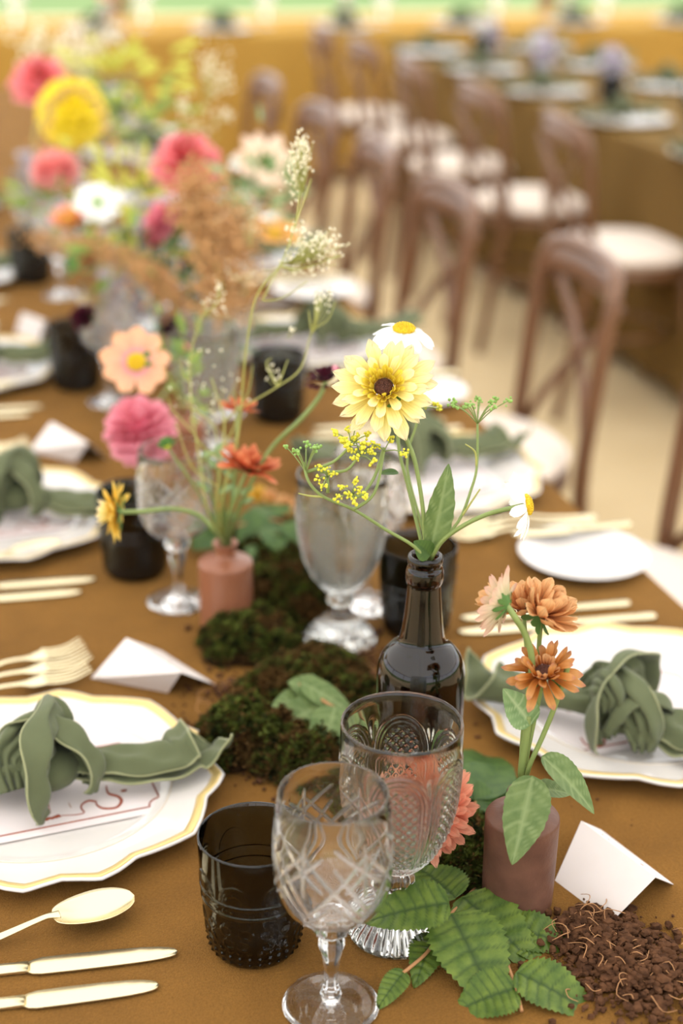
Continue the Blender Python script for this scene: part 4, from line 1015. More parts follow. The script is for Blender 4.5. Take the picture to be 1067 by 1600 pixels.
fl = flower('gypsophila_spray', 'thin bare green stalks crossing in front of the goblet behind the left vase', il, 'gypsophila sprays in the left vase')
spray(fl, [il, ml, P(338, 800, 1.58), P(345, 720, 1.57), P(350, 660, 1.57), P(330, 590, 1.57)],
      [[P(345, 720, 1.57), P(310, 690, 1.57), P(300, 650, 1.57)], [P(350, 660, 1.57), P(385, 620, 1.57), P(395, 570, 1.57)], [P(340, 760, 1.58), P(300, 730, 1.57), P(275, 660, 1.57)], [P(347, 700, 1.57), P(368, 660, 1.57), P(366, 610, 1.57)]],
      [((330, 600), 1.57, 12, .02, .02, (345, 640)), ((390, 350), 1.9, 16, .006, .008, (392, 390)), ((375, 425), 1.9, 14, .010, .006, (385, 440))])
fl = flower('filler_stems', 'bunch of thin green stems and small leaves in the mouth of the left stoneware vase', il, cat='greenery')
for i in range(14):
    q = P(rnd.uniform(310, 390), rnd.uniform(700, 790), 1.56+rnd.uniform(0, .06)); stem(fl, [il, ml+Vector((rnd.uniform(-.005, .005), rnd.uniform(-.005, .005), 0)), q], [.0011, .0007], M['stem'])
    leaf_on(fl, q, q+Vector((rnd.uniform(-.02, .02), rnd.uniform(-.01, .01), rnd.uniform(.0, .02))), .008, LM['soft'], up=camdir(0, .3, 1), serr=0, nv=6, nu=4, relief=0)

# ------------------------------------------------------------------ rust flowers in the right stoneware vase
mr = Vector((VR[0], VR[1], .7505+.106)); ir = Vector((VR[0], VR[1], .7505+.085))
pa = [petal('petal', .024, .0105, PM['apricot'], bend=b, cup=.5, notch=.05, teeth=2, pw=.6, twist=tw, nu=6) for b, tw in ((.6, .2), (.9, -.3), (.3, .3), (1.2, 0))]
prr = [petal('petal', .024, .0072, PM['rust'], bend=b, cup=.7, notch=.04, pw=.6, twist=tw) for b, tw in ((.3, .4), (-.5, -.5), (.9, .3), (-.9, .2), (.1, -.2))]
pr3 = [petal('petal', .0095, .0048, PM['apricot'], bend=b, cup=.9, pw=.45, base=.5) for b in (.7, 1.1)]
pb_ = [petal('petal', .023, .0082, PM['palebeige'], bend=b, cup=.4, notch=.05, pw=.6) for b in (.1, .35, -.15)]
gr = 'rust and apricot flowers in the right stoneware vase'
fl = flower('rust_rudbeckia', 'rust flower with brown centre facing the camera, lowest of the right vase', ir, gr)
h = P(850, 1052, 1.19); nn = camdir(-.10, .72, .70)
stem(fl, [ir, mr, P(818, 1205, 1.222), P(829, 1150, 1.213), P(842, 1090, 1.202), h], [.0022, .0021])
Fm = bloom(fl, h, nn, [(prr, 13, .007, -.001, R(-14), 1.08), (prr, 12, .007, .001, R(24), .9), (prr, 8, .007, .001, R(48), .9), (pr3, 15, .0075, .002, R(50), 1)], (.0072, .005, M['brown_c']), jit=.25); sepals(fl, Fm, 9, .014, .005, tilt=-.5)
fl = flower('apricot_rudbeckia', 'fullest apricot double flower, at the upper right of the right vase', ir, gr)
h = P(846, 960, 1.20); nn = camdir(.62, .62, .40)
stem(fl, [ir, mr, P(822, 1190, 1.23), P(838, 1090, 1.225), P(842, 1010, 1.215), h], [.0020, .0020])
Fm = bloom(fl, h, nn, [(pa, 14, .006, 0, R(4), 1.15), (pa, 13, .006, .002, R(24), 1.1), (pa, 11, .005, .004, R(44), 1.0), (pa, 9, .004, .006, R(62), .9), (pa, 5, .002, .007, R(76), .8)], (.005, .004, M['brown_c']), jit=.2); sepals(fl, Fm, 10, .016, .006, tilt=-.5)
fl = flower('apricot_rudbeckia', 'apricot flower half hidden between the beige one and the fullest one of the right vase', ir, gr)
h = P(818, 955, 1.215); nn = camdir(-.15, .9, .3)
stem(fl, [ir, mr, P(819, 1190, 1.23), P(826, 1090, 1.225), h], [.0018, .0018])
bloom(fl, h, nn, [(pa, 11, .006, 0, R(15), 1.0), (pa, 9, .005, .003, R(42), .95), (pa, 6, .003, .004, R(65), .9)], (.005, .004, M['brown_c']), jit=.2)
fl = flower('beige_rudbeckia', 'pale beige flower on a bent stem showing green sepals, leftmost of the right vase', ir, gr)
h = P(790, 944, 1.175); nn = camdir(-.86, .30, -.42)
stem(fl, [ir, mr, P(816, 1200, 1.225), P(820, 1130, 1.21), P(831, 1040, 1.19), P(822, 995, 1.18), P(803, 962, 1.172), h], [.0032, .0030, .0026, .0024])
Fm = bloom(fl, h, nn, [(pb_, 17, .006, 0, R(14), 1.05), (pb_, 14, .005, .002, R(34), .9), (pa, 8, .003, .004, R(60), .8)], None); sepals(fl, Fm, 13, .016, .0045, z=-.003, r0=.002, tilt=.25)
fl = flower('bare_stalk', 'bare hairy green stem cut off level, in the right vase', ir, cat='stalk')
stem(fl, [ir, mr, P(826, 1200, 1.215), P(848, 1150, 1.205), P(868, 1100, 1.195), P(889, 1036, 1.185)], [.0021, .0020, .0022])
fl = flower('foliage_sprig', 'leafy green sprig hanging its leaves over the right stoneware vase', ir, cat='greenery')
stem(fl, [ir, mr, P(815, 1205, 1.222), P(822, 1150, 1.21), P(826, 1118, 1.205)], [.0036, .0034, .0030], M['stem'])
kw = dict(serr=.04, teeth=12, fold=.28, relief=.0004, veins=6)
leaf_on(fl, P(832, 1212, 1.205), P(803, 1352, 1.185), .042, LM['mid'], up=camdir(.1, .35, 1), bend=.25, **kw)
leaf_on(fl, P(846, 1182, 1.21), P(941, 1262, 1.20), .036, LM['mid'], up=camdir(.2, .9, .6), bend=.35, **kw)
leaf_on(fl, P(830, 1132, 1.205), P(790, 1078, 1.195), .030, LM['soft'], up=camdir(-.1, .3, 1), bend=.4, **kw)
leaf_on(fl, P(838, 1232, 1.225), P(896, 1236, 1.235), .020, LM['mid'], up=camdir(.1, .6, .6), bend=.3, **kw)

# ------------------------------------------------------------------ coral dahlia behind the front goblet
pc = [petal('petal', .033, .0078, PM['coral'], bend=b, cup=.6, notch=.08, teeth=2, pw=.6, nu=5) for b in (.5, .9, 1.3)]
pc2 = [petal('petal', .022, .0088, PM['coral'], bend=b, cup=.8, notch=.05, pw=.5) for b in (.7, 1.1)]
cb = at(668, 1345, .7515)
fl = flower('coral_dahlia', 'coral pink dahlia lying behind the large front goblet', cb)
h = P(664, 1266, 1.275); nn = (Vector((0, 0, EYE))-h).normalized()+Vector((.15, 0, .15))
Fm = bloom(fl, h, nn, [(pc, 25, .010, -.003, R(-8), 1.2), (pc, 24, .010, 0, R(10), 1.15), (pc, 21, .009, .003, R(24), 1.05), (pc, 19, .008, .005, R(40), .95), (pc2, 14, .007, .007, R(52), 1.1), (pc2, 11, .005, .009, R(66), 1), (pc2, 6, .002, .010, R(78), .9)], (.006, .008, M['fennel']), jit=.16)
stem(fl, [h-nn.normalized()*.004, h-nn.normalized()*.02+Vector((0, .01, 0)), cb+Vector((.0, .05, .006))], .003)

# ------------------------------------------------------------------ raspberry sprig in front, other leaves on the table
def sprig(name, label, o, leaves, stems_, m, sr=.0014, group=None, **kw):
    t = thing(name, label, 'leaves', o, 0, group)
    for a, b, za, zb, W in leaves:
        leaf_on(t, at(*a, .75+za), at(*b, .75+zb), W, LM[m], **kw)
    for s in stems_: stem(t, [at(x, y, .75+z) for x, y, z in s], sr, M['root'])
    return t
rk = dict(serr=.075, teeth=17, fold=.20, bend=.35, relief=.0010, veins=8, nv=84, nu=14, shape=.72, wav=.0008)
sprig('raspberry_sprig', 'sharp raspberry leaf sprig lying at the front between the goblet foot and the soil', at(720, 1450),
      [((702, 1412), (566, 1428), .044, .040, .054), ((712, 1404), (646, 1338), .020, .026, .050), ((704, 1428), (788, 1576), .026, .004, .070),
       ((722, 1402), (848, 1502), .018, .008, .060), ((790, 1450), (922, 1474), .006, .004, .044), ((676, 1462), (650, 1532), .012, .010, .032), ((684, 1478), (700, 1512), .008, .004, .018), ((632, 1518), (588, 1572), .012, .006, .022)],
      [[(742, 1388, .006), (712, 1420, .018), (690, 1445, .016), (670, 1485, .012), (630, 1520, .012)]], 'rasp', up=(0, -.25, 1), **rk)
sprig('raspberry_sprig', 'second raspberry sprig tucked under the first at the bottom edge', at(810, 1550),
      [((806, 1520), (950, 1582), .010, .003, .052), ((806, 1545), (706, 1572), .008, .004, .052), ((800, 1462), (848, 1500), .003, .003, .03)],
      [[(792, 1505, .006), (805, 1540, .008), (815, 1580, .004)]], 'rasp', up=(0, -.15, 1), **rk)
mk_ = dict(serr=.03, teeth=14, fold=.22, bend=.5, relief=.0007, veins=7, nv=30, nu=10, shape=.75)
sprig('leafy_twig', 'twig of soft green leaves on the moss left of the front goblet', at(500, 1130),
      [((512, 1094), (412, 1150), .034, .020, .040), ((524, 1104), (500, 1186), .040, .014, .044), ((500, 1082), (452, 1062), .036, .052, .034), ((470, 1066), (560, 1112), .050, .030, .030), ((478, 1092), (428, 1098), .03, .04, .03)],
      [[(462, 1066, .046), (495, 1088, .038), (520, 1104, .038), (560, 1125, .02)]], 'mid', up=(0, -.6, 1), serr=.03, teeth=12, fold=.15, bend=.3, relief=.0005, veins=6, nv=30, nu=10, shape=.8)
sprig('broad_leaf_cluster', 'broad green leaves between the coral dahlia and the nearest right-hand plate', at(770, 1200),
      [((740, 1250), (770, 1128), .014, .020, .075), ((745, 1250), (820, 1185), .012, .016, .075), ((742, 1262), (790, 1258), .010, .012, .06), ((735, 1300), (762, 1220), .008, .014, .07)],
      [[(735, 1300, .01), (742, 1262, .012), (742, 1235, .012)]], 'deep', up=(0, -.3, 1), **mk_)
sprig('broad_leaf_cluster', 'blurred broad green leaves behind the left stoneware vase', at(430, 840),
      [((425, 815), (372, 850), .03, .02, .075), ((430, 822), (470, 865), .03, .02, .07), ((428, 810), (410, 772), .03, .04, .06), ((405, 850), (440, 885), .02, .012, .06), ((340, 835), (300, 850), .02, .02, .06), ((350, 820), (325, 790), .03, .04, .05)],
      [[(350, 825, .03), (428, 812, .03), (450, 830, .02)]], 'deep', up=(0, -.3, 1), **mk_)
for (x, y), c, l in (((420, 780), 'apricot', 'small blurred apricot blossom left of the mossy goblet rim'), ((445, 790), 'apricot', 'second small blurred apricot blossom touching the mossy goblet'), ((402, 775), 'gold', 'small yellow blossom among the leaves behind the left vase')):
    o = at(x, y, .78); fl = flower('small_blossom', l, o); pm = [petal('petal', .014, .010, PM[c], bend=.9, cup=.5)]
    bloom(fl, o, (rnd.uniform(-.3, .3), -.6, .7), [(pm, 7, .002, 0, R(15), 1), (pm, 5, .001, .002, R(50), .8)], (.003, .003, M['fennel']))
    stem(fl, [o-Vector((0, 0, .002)), o+Vector((.01, .01, -.015)), o+Vector((.02, .02, -.027))], .0012)

# ------------------------------------------------------------------ moss and soil
def moss(label, cx_, cy_, rx, ry, hz, n, seed, tan=False, rz=0):
    rr = random.Random(seed); t = thing('moss_clump', label, 'moss', (cx_, cy_, .7505), rz, 'moss clumps along the table centre')
    v = []; f = []; nu, nv = 72, 24; H = {}
    ph = [rr.uniform(0, 6) for _ in range(6)]
    def hh(x, y, q): return hz*math.sqrt(max(0, 1-q*q))*(1+.22*math.sin(x*90+ph[0])*math.sin(y*80+ph[1])+.22*math.sin(x*260+ph[2])*math.sin(y*240+ph[3])+.10*math.sin(x*520+ph[4])*math.sin(y*480+ph[5]))
    for j in range(nv+1):
        q = j/nv
        for i in range(nu):
            a = 2*math.pi*i/nu; e_ = 1+.13*math.sin(3*a+ph[4])+.07*math.sin(7*a+ph[5]); x = rx*q*e_*math.cos(a); y = ry*q*e_*math.sin(a)
            v.append((x, y, max(.0005, hh(x, y, q)*.86)))
    for j in range(nv):
        for i in range(nu): f.append((j*nu+i, (j+1)*nu+i, (j+1)*nu+(i+1) % nu, j*nu+(i+1) % nu))
    part('clump_base', mk('clump_base', v, f, M['moss_base']), t)
    for nm, mt, cnt in (('moss_fronds', M['moss'], n*2), ('dry_fronds', M['moss_tan'], n//2 if not tan else int(n*1.4))):
        b = MB()
        for _ in range(cnt):
            a = rr.uniform(0, 2*math.pi); q = math.sqrt(rr.random()); e_ = 1+.13*math.sin(3*a+ph[4])+.07*math.sin(7*a+ph[5])
            if q*e_ > 1.12: continue
            x = rx*q*e_*math.cos(a); y = ry*q*e_*math.sin(a)
            if nm == 'moss_fronds' and math.sin(x*70+ph[1])*math.sin(y*65+ph[2]) < -.25: continue
            z = max(.0008, hh(x, y, q)*.86)
            for k in range(5):
                dx, dy, dz = rr.gauss(0, .6)+.5*math.cos(a)*q, rr.gauss(0, .6)+.5*math.sin(a)*q, abs(rr.gauss(.5, .45)); L = rr.uniform(.004, .0115); w = rr.uniform(.0009, .0022)
                m_ = math.sqrt(dx*dx+dy*dy+dz*dz); dx, dy, dz = dx/m_*L, dy/m_*L, dz/m_*L
                b.add([(x-w, y, z-.0005), (x+w, y+w, z-.0005), (x+dx*.6+w*1.2, y+dy*.6, z+dz*.6), (x+dx, y+dy, z+dz*.85), (x+dx*.6-w*1.2, y+dy*.6, z+dz*.6)], [(0, 1, 2, 3, 4)])
        o = part(nm, b.mesh(nm, mt, False), t); o['kind'] = 'stuff'
    return t
moss('small round dark green moss clump between the nearest left plate and the leafy twig', *at(384, 1165)[:2], .050, .050, .040, 1500, 1)
moss('brown dry moss mat right of the small round moss clump, behind the tumbler', *at(480, 1195)[:2], .048, .050, .026, 900, 2, True)
moss('dark green moss clump in front of the left stoneware vase', *at(392, 1010)[:2], .052, .055, .036, 1500, 3)
moss('mossy patch between the left vase and the mossy goblet', *at(440, 940)[:2], .055, .085, .026, 1700, 4, True)
moss('low moss patch under the leafy twig and beside the brown bottle', *at(490, 1080)[:2], .070, .075, .024, 1900, 5, True)
moss('mossy patch behind the left vase under the broad leaves', *at(425, 860)[:2], .055, .09, .020, 900, 6, True)
moss('low moss around the foot of the brown bottle and the dahlia', *at(620, 1240)[:2], .060, .060, .018, 1300, 7, True)
moss('dark moss under the broad leaves behind the right stoneware vase', *at(715, 1330)[:2], .045, .055, .016, 900, 8)

def crumbs(label, spots, seed, roots=0):
    rr = random.Random(seed); b = MB(); r2 = MB()
    for (px, py), sp_x, sp_y, n, s, pile in spots:
        c = at(px, py)
        for _ in range(n):
            x = rr.gauss(0, sp_x); y = rr.gauss(0, sp_y); r = s*rr.choice((.4, .5, .6, .8, 1, 1.6)); q = math.exp(-(x/sp_x)**2*.5-(y/sp_y)**2*.5)
            z = pile*q*rr.random()**.6+r*.6
            k0 = len(b.v); b.ball((0, 0, 0), r, 6, 4, (rr.uniform(.7, 1.3), rr.uniform(.7, 1.3), rr.uniform(.6, 1)))
            for k in range(k0, len(b.v)):
                w = b.v[k]; e_ = rr.uniform(.65, 1.3); b.v[k] = (c.x+x+w[0]*e_, c.y+y+w[1]*e_, .7505+z+w[2]*min(e_, 1))
        for _ in range(int(roots*n/400)):
            x = c.x+rr.gauss(0, sp_x*.9); y = c.y+rr.gauss(0, sp_y*.9); z = .752+pile*.6; a = rr.uniform(0, 6.3); L = rr.uniform(.008, .026)
            r2.tube([(x, y, z), (x+L*.4*math.cos(a), y+L*.4*math.sin(a), z+rr.uniform(0, .008)), (x+L*.8*math.cos(a+.5), y+L*.8*math.sin(a+.5), z+rr.uniform(-.002, .006)), (x+L*math.cos(a+1), y+L*math.sin(a+1), z+.001)], [.0005, .0003], 4, True, 3)
    t = thing('soil', label, 'soil', (0, 0, 0)); t['kind'] = 'stuff'
    o = part('soil_crumbs', b.mesh('soil_crumbs', M['soil'], False), t); o['kind'] = 'stuff'
    if r2.v: o = part('rootlets', r2.mesh('rootlets', M['root'], True), t); o['kind'] = 'stuff'
crumbs('heap of brown soil crumbs with rootlets at the lower right', [((905, 1455), .014, .012, 330, .0024, .012), ((960, 1490), .024, .022, 1000, .0026, .016), ((1018, 1540), .024, .020, 900, .0025, .014), ((930, 1440), .010, .012, 160, .0024, .008), ((950, 1530), .025, .02, 240, .0016, .004)], 11, 7)
crumbs('scattered dark soil crumbs around the moss in the table centre', [((360, 1085), .016, .018, 60, .0022, 0), ((383, 1083), .004, .003, 30, .0024, .004), ((335, 1078), .008, .008, 14, .0018, 0), ((590, 1040), .04, .04, 500, .0022, .006), ((420, 1120), .05, .05, 400, .0022, .004), ((540, 1180), .05, .04, 500, .0022, .006), ((700, 1310), .03, .04, 500, .0022, .008), ((470, 1010), .05, .06, 420, .0022, .004), ((300, 1240), .12, .16, 50, .0009, 0), ((870, 1300), .06, .06, 25, .0010, 0)], 12, 14)

# ------------------------------------------------------------------ the blurred bouquet further down the table
def sky_tint_vase(label, x, y, h=.17, r=.042):
    rib = lambda th, z, rr: .0014*np.cos(th*20)
    o = part('glass_vase', glass_mesh('glass_vase', [(1e-5, 0)]+curve_prof([(r*.6, .001), (r*.72, .01), (r, h*.3), (r*.95, h*.6), (r*.8, h*.85), (r*1.02, h)], 8), [(r*.95, h), (r*.74, h*.85), (r*.88, h*.6), (r*.92, h*.3), (r*.5, .012), (1e-5, .01)], 120, rib, M['lilac']), None)
    o.location = (x, y, .7505); tag(o, label, 'vase', 'ribbed lilac glass vases of the bouquet'); return Vector((x, y, .7505+h*.6))
v1 = sky_tint_vase('blurred sky-tinted ribbed glass vase behind the fine sprays, nearest of the bouquet vases', .440, 2.40, .17)
v2 = sky_tint_vase('blurred sky-tinted ribbed glass vase left of the rust plume, above the peach cosmos', .385, 2.78, .17, .05)
v3 = sky_tint_vase('far sky-tinted glass vase at the left edge beside the bright yellow dahlia', .315, 3.62, .17, .05)
v4 = sky_tint_vase('far sky-tinted glass vase under the coral pink flower', .50, 3.1, .16)
def bq(name, label, px, py, d, vase, nz, rings, centre, group=None, cat='flower', sr=.002, sep=True):
    h = P(px, py, d); fl = flower(name, label, vase, group, cat)
    n = Vector(nz).normalized(); mid = (vase+h)/2+Vector((rnd.uniform(-.02, .02), 0, .02))
    stem(fl, [vase, vase+Vector((0, 0, .05))+(h-vase)*.15, mid, h-n*.02, h-n*.002], [sr, sr*.8])
    Fm = bloom(fl, h, n, rings, centre)
    if sep: sepals(fl, Fm, 7, .02, .008, z=-.003)
    return fl
pco = [petal('petal', .034, .0215, PM['peach'], bend=b, cup=.15, notch=.14, teeth=3, pw=.55, nu=8, base=.3) for b in (-.1, .15, .3)]
v5 = Vector((.345, 1.98, .7505+.09)); vb = stone_vase('blurred stoneware bottle vase under the peach cosmos and the pink ball flower', .345, 1.98, M['stone2'])
bq('peach_cosmos', 'peach cosmos with yellow centre facing the camera, left of the middle', 213, 566, 1.78, v5, camdir(.05, .22, .97), [(pco, 9, .009, 0, R(4), 1.08)], (.011, .006, M['yellow_c']))
def ball_rings(ps, R0, n=7, cnt=16):
    out = []
    for i in range(n):
        q = i/(n-1); out.append((ps, int(cnt*(1-q*.55)), R0*.35*(1-q), R0*(.0+.55*q), R(-28+104*q), .98-.30*q))
    return out
def ballbloom(root, pos, ax, Rr, mes, c, w, rows=8, flat=1.0):
    Fm = nrm_frame(Vector(pos)-Vector(root.location), ax) @ Matrix.Diagonal((1, 1, flat, 1))
    for k in range(rows):
        ph = R(10+118*k/(rows-1)); n = max(4, int(2*math.pi*math.sin(ph)*Rr/w))
        for i in range(n):
            a = 2*math.pi*(i+.5*(k % 2))/n+rnd.uniform(-.1, .1)
            mm = Fm @ Matrix.Rotation(a, 4, 'Z') @ Matrix.Rotation(-ph, 4, 'X') @ Matrix.Translation((0, 0, Rr*.42)) @ Matrix.Rotation(R(58)+rnd.uniform(-.12, .12), 4, 'X') @ Matrix.Scale(Rr/.040, 4)
            part('petal', mes[rnd.randrange(len(mes))], root, mm)
    b = MB(); b.ball((0, 0, 0), Rr*.5, 16, 10); part('flower_centre', b.mesh('flower_centre', c), root, Fm)
def bqb(name, label, px, py, d, vase, nz, Rr, mes, c, group=None, flat=1.0):
    h = P(px, py, d); fl = flower(name, label, vase, group); n = Vector(nz).normalized()
    stem(fl, [vase, vase+Vector((0, 0, .05))+(h-vase)*.15, (vase+h)/2+Vector((rnd.uniform(-.02, .02), 0, .02)), h-n*Rr*.5], [.002, .0016]); ballbloom(fl, h, n, Rr, mes, c, Rr*.42, flat=flat); return fl
pk = [petal('petal', .034, .020, PM['pink'], bend=b, cup=.5, notch=.05, pw=.5) for b in (.7, 1.0)]
qk = [petal('petal', .030, .019, PM['pink'], bend=b, cup=.5, notch=.05, pw=.5) for b in (.5, .8)]; MK = mat('pink_heart', srgb(214, 96, 120), .7); ML = mat('light_pink_heart', srgb(236, 130, 130), .7); MY = mat('yellow_heart', srgb(246, 226, 50), .7)
bqb('pink_ball_dahlia', 'rose pink ball flower just under the peach cosmos', 219, 674, 1.84, v5, camdir(-.2, .75, .5), .040, qk, MK)
pcp = [petal('petal', .050, .028, PM['coralpink'], bend=b, cup=.4, notch=.08, pw=.5) for b in (.3, .7)]
bq('coral_pink_dahlia', 'large coral pink dahlia in the upper middle of the bouquet', 292, 256, 2.55, v1, camdir(.05, .55, .8), ball_rings(pcp, .050, 6, 14), (.012, .01, M['burgundy']))
pbr = [petal('petal', .058, .032, PM['bright'], bend=b, cup=.4, notch=.05, pw=.5) for b in (.5, .8)]
qy = [petal('petal', .030, .019, PM['bright'], bend=b, cup=.5, notch=.05, pw=.5) for b in (.5, .8)]
bqb('bright_yellow_dahlia', 'large bright yellow round dahlia at the upper left', 112, 178, 2.75, v2, camdir(.05, .35, .9), .058, qy, MY)
pkl = [petal('petal', .040, .024, PM['pinklight'], bend=b, cup=.4, notch=.05, pw=.5) for b in (.6, .9)]
ql = [petal('petal', .030, .019, PM['pinklight'], bend=b, cup=.5, notch=.05, pw=.5) for b in (.5, .8)]
bqb('light_pink_dahlia', 'light pink dahlia below the bright yellow one at the left', 86, 268, 2.6, v2, camdir(-.1, .85, .5), .042, ql, ML, flat=.75)
bqb('light_pink_dahlia', 'narrow pink flower seen edge-on left of the rust plume', 255, 348, 2.3, v1, camdir(-.75, .55, .15), .040, qk, MK, flat=.5)
bq('coral_pink_dahlia', 'coral pink flower at the very top left, above the yellow dahlia', 62, 128, 3.0, v3, camdir(.1, .5, .8), ball_rings(pcp, .042, 5, 12), (.01, .01, M['burgundy']))
pwh = [petal('petal', .034, .017, PM['white'], bend=b, cup=.2, notch=.08, pw=.55) for b in (-.1, .2)]
bq('white_cosmos', 'white flower with green-yellow centre at the left of the bouquet', 152, 318, 2.45, v2, camdir(.2, .45, .85), [(pwh, 12, .008, 0, R(5), 1.0), (pwh, 9, .007, .002, R(20), .8)], (.010, .006, M['fennel_g']))
pcr = [petal('petal', .042, .024, PM['cream'], bend=b, cup=.15, notch=.14, teeth=3, pw=.55, nu=6) for b in (-.05, .2)]
bq('cream_cosmos', 'cream peach cosmos right of the coral pink dahlia', 414, 252, 2.5, v1, camdir(.25, .3, .85), [(pcr, 9, .009, 0, R(8), 1.1)], (.010, .006, M['green_c']))
bq('white_cosmos', 'small white blossom touching the cream cosmos on its left', 378, 256, 2.5, v1, camdir(-.1, .6, .8), [(pwh, 9, .004, 0, R(20), .6)], (.006, .004, M['fennel_g']))
por = [petal('petal', .036, .022, PM['orange'], bend=b, cup=.2, notch=.1, pw=.55) for b in (-.05, .2)]
bq('orange_cosmos', 'pale orange cosmos right of the rust plume', 428, 366, 2.3, v1, camdir(.2, .75, .6), [(por, 9, .008, 0, R(6), 1.0)], (.008, .005, M['yellow_c']))
bq('orange_cosmos', 'peach flower below the white one at the left of the bouquet', 112, 352, 2.5, v2, camdir(-.2, .6, .7), [(pkl, 10, .006, 0, R(20), .9), (por, 8, .004, .003, R(45), .8)], (.008, .005, M['yellow_c']))
pbu = [petal('petal', .020, .013, M['burgundy'], bend=b, cup=.4) for b in (.3, .8)]
bq('burgundy_cosmos', 'dark burgundy flower above the dark tumbler at the left', 133, 498, 2.3, v2, camdir(-.2, .2, .9), [(pbu, 11, .005, 0, R(20), 1.0), (pbu, 9, .004, .003, R(45), .9)], (.006, .005, M['burgundy']))
bq('burgundy_cosmos', 'small dark burgundy flower just above the peach cosmos', 262, 512, 2.3, v2, camdir(.3, .3, .8), [(pbu, 10, .005, 0, R(20), .9)], (.006, .005, M['burgundy']))
bq('red_blossom', 'small red blossom under the cream cosmos', 374, 275, 2.5, v1, camdir(.1, .5, .8), [(pr_, 9, .003, 0, R(30), .7)], (.005, .005, M['burgundy']))
bq('red_blossom', 'small red blossom under the white flower at the left', 140, 412, 2.4, v2, camdir(-.1, .5, .8), [(pr_, 9, .003, 0, R(30), .8)], (.005, .005, M['burgundy']))
bq('pink_bud', 'small salmon bud right of the peach cosmos', 284, 549, 2.0, v5, camdir(.4, .5, .6), [(pkl, 6, .001, 0, R(60), .35)], (.004, .006, M['fennel']))
bq('lime_bud', 'pale lime bud on an arching stem above the dark tumbler', 118, 416, 2.3, v2, camdir(-.7, .3, .6), [(leafb, 8, .003, 0, R(45), 1.3)], (.006, .006, M['fennel_g']))

def plume(label, path, spread, n, root, m=None):
    t = thing('rust_plume', label, 'flower', root, 0, 'rust coloured feathery plumes'); stem(t, [root]+path, [.002, .0012], M['stem_pale'])
    b = MB(); pts = smooth_path(path, 8)
    for _ in range(n):
        c = pts[rnd.randrange(len(pts))]-root; w = Vector((rnd.gauss(0, 1), rnd.gauss(0, 1), rnd.gauss(0, .8)))*spread
        b.ball(c+w, rnd.uniform(.0015, .0038), 5, 3)
        if _ % 4 == 0: b.tube([c, c+w], .0006, 3)
    o = part('florets', b.mesh('florets', m or M['astilbe']), t); o['kind'] = 'stuff'
plume('upright rust plume in the middle of the bouquet, left of the fine sprays', [P(345, 480, 2.15), P(335, 400, 2.15), P(322, 340, 2.15), P(305, 285, 2.15)], .022, 1500, v1)
plume('second rust plume bending right beside the pale orange cosmos', [P(350, 470, 2.2), P(365, 400, 2.2), P(372, 345, 2.2)], .020, 700, v1)
plume('rust plume lying level over the sky-tinted vases at the left', [P(262, 450, 2.3), P(200, 405, 2.35), P(140, 385, 2.4), P(60, 375, 2.5)], .014, 700, v2)
plume('short rust plume hanging above the nearest sky-tinted vase', [P(230, 420, 2.25), P(250, 445, 2.25), P(280, 480, 2.25)], .014, 350, v2)
plume('thin rust plume arching over the bright yellow dahlia', [P(60, 240, 2.6), P(80, 170, 2.6), P(110, 140, 2.6), P(150, 160, 2.6), P(175, 230, 2.6)], .006, 160, v2)
def bush(label, px, py, d, rx, ry, n, m, root, L=.035, W=.014):
    t = thing('foliage_sprig', label, 'greenery', root, 0, 'foliage sprigs filling the bouquet'); c = P(px, py, d)
    stem(t, [root, (root+c)/2, c], [.002, .001])
    mes = [leaf_mesh('leaf', LM[m] if m in LM else M[m], L=L*s, W=W*s, nv=8, nu=4, serr=0, relief=0, bend=.5) for s in (.8, 1, 1.25)]
    for i in range(n):
        w = CM @ Vector((rnd.gauss(0, rx), rnd.gauss(0, ry), rnd.gauss(0, .02))); q = c+w
        part('leaf', mes[i % 3], t, frame(q-root, w+Vector((rnd.uniform(-.02, .02), rnd.uniform(-.02, .02), .02)), (rnd.uniform(-1, 1), -1, 1)))
bush('lime green foliage around the coral pink dahlia', 210, 305, 2.6, .05, .04, 60, 'foliage_y', v2)
bush('green foliage under the light pink dahlia', 90, 320, 2.6, .035, .02, 30, 'foliage', v2)
bush('dark green leaves under the narrow pink flower', 268, 405, 2.35, .018, .03, 22, 'deep', v1, .04, .024)
bush('soft green foliage between the cream cosmos and the pale orange one', 412, 315, 2.5, .028, .035, 44, 'soft', v1)
bush('lime foliage at the top left behind the yellow dahlia', 185, 115, 3.1, .06, .04, 60, 'foliage_y', v3)
bush('yellow-green foliage right of the yellow dahlia', 205, 185, 3.0, .05, .025, 50, 'foliage', v3)
bush('green leaves among the stems right of the peach cosmos', 285, 600, 1.95, .015, .035, 26, 'foliage', v5, .02, .008)
bush('green leaves in the nearest sky-tinted vase', 330, 520, 2.35, .02, .03, 20, 'soft', v1, .03, .01)
bush('green and yellow leaves below the rust plume lying level', 180, 400, 2.4, .04, .015, 30, 'foliage', v2)
fl = flower('gypsophila_spray', 'blurred gypsophila spray standing above the coral pink dahlia', v1, 'blurred gypsophila sprays of the bouquet')
spray(fl, [v1, P(330, 420, 2.3), P(300, 260, 2.5), P(318, 150, 2.6), P(330, 90, 2.6)], [[P(300, 260, 2.5), P(345, 205, 2.5)], [P(300, 220, 2.5), P(285, 170, 2.5)]],
      [((330, 105), 2.6, 60, .014, .018, (320, 150)), ((343, 130), 2.6, 30, .012, .012, (320, 160)), ((284, 164), 2.6, 16, .008, .006, (300, 200)), ((355, 178), 2.6, 18, .008, .007, (320, 200)), ((310, 190), 2.6, 30, .03, .02, (300, 240))], ml_=.0026)
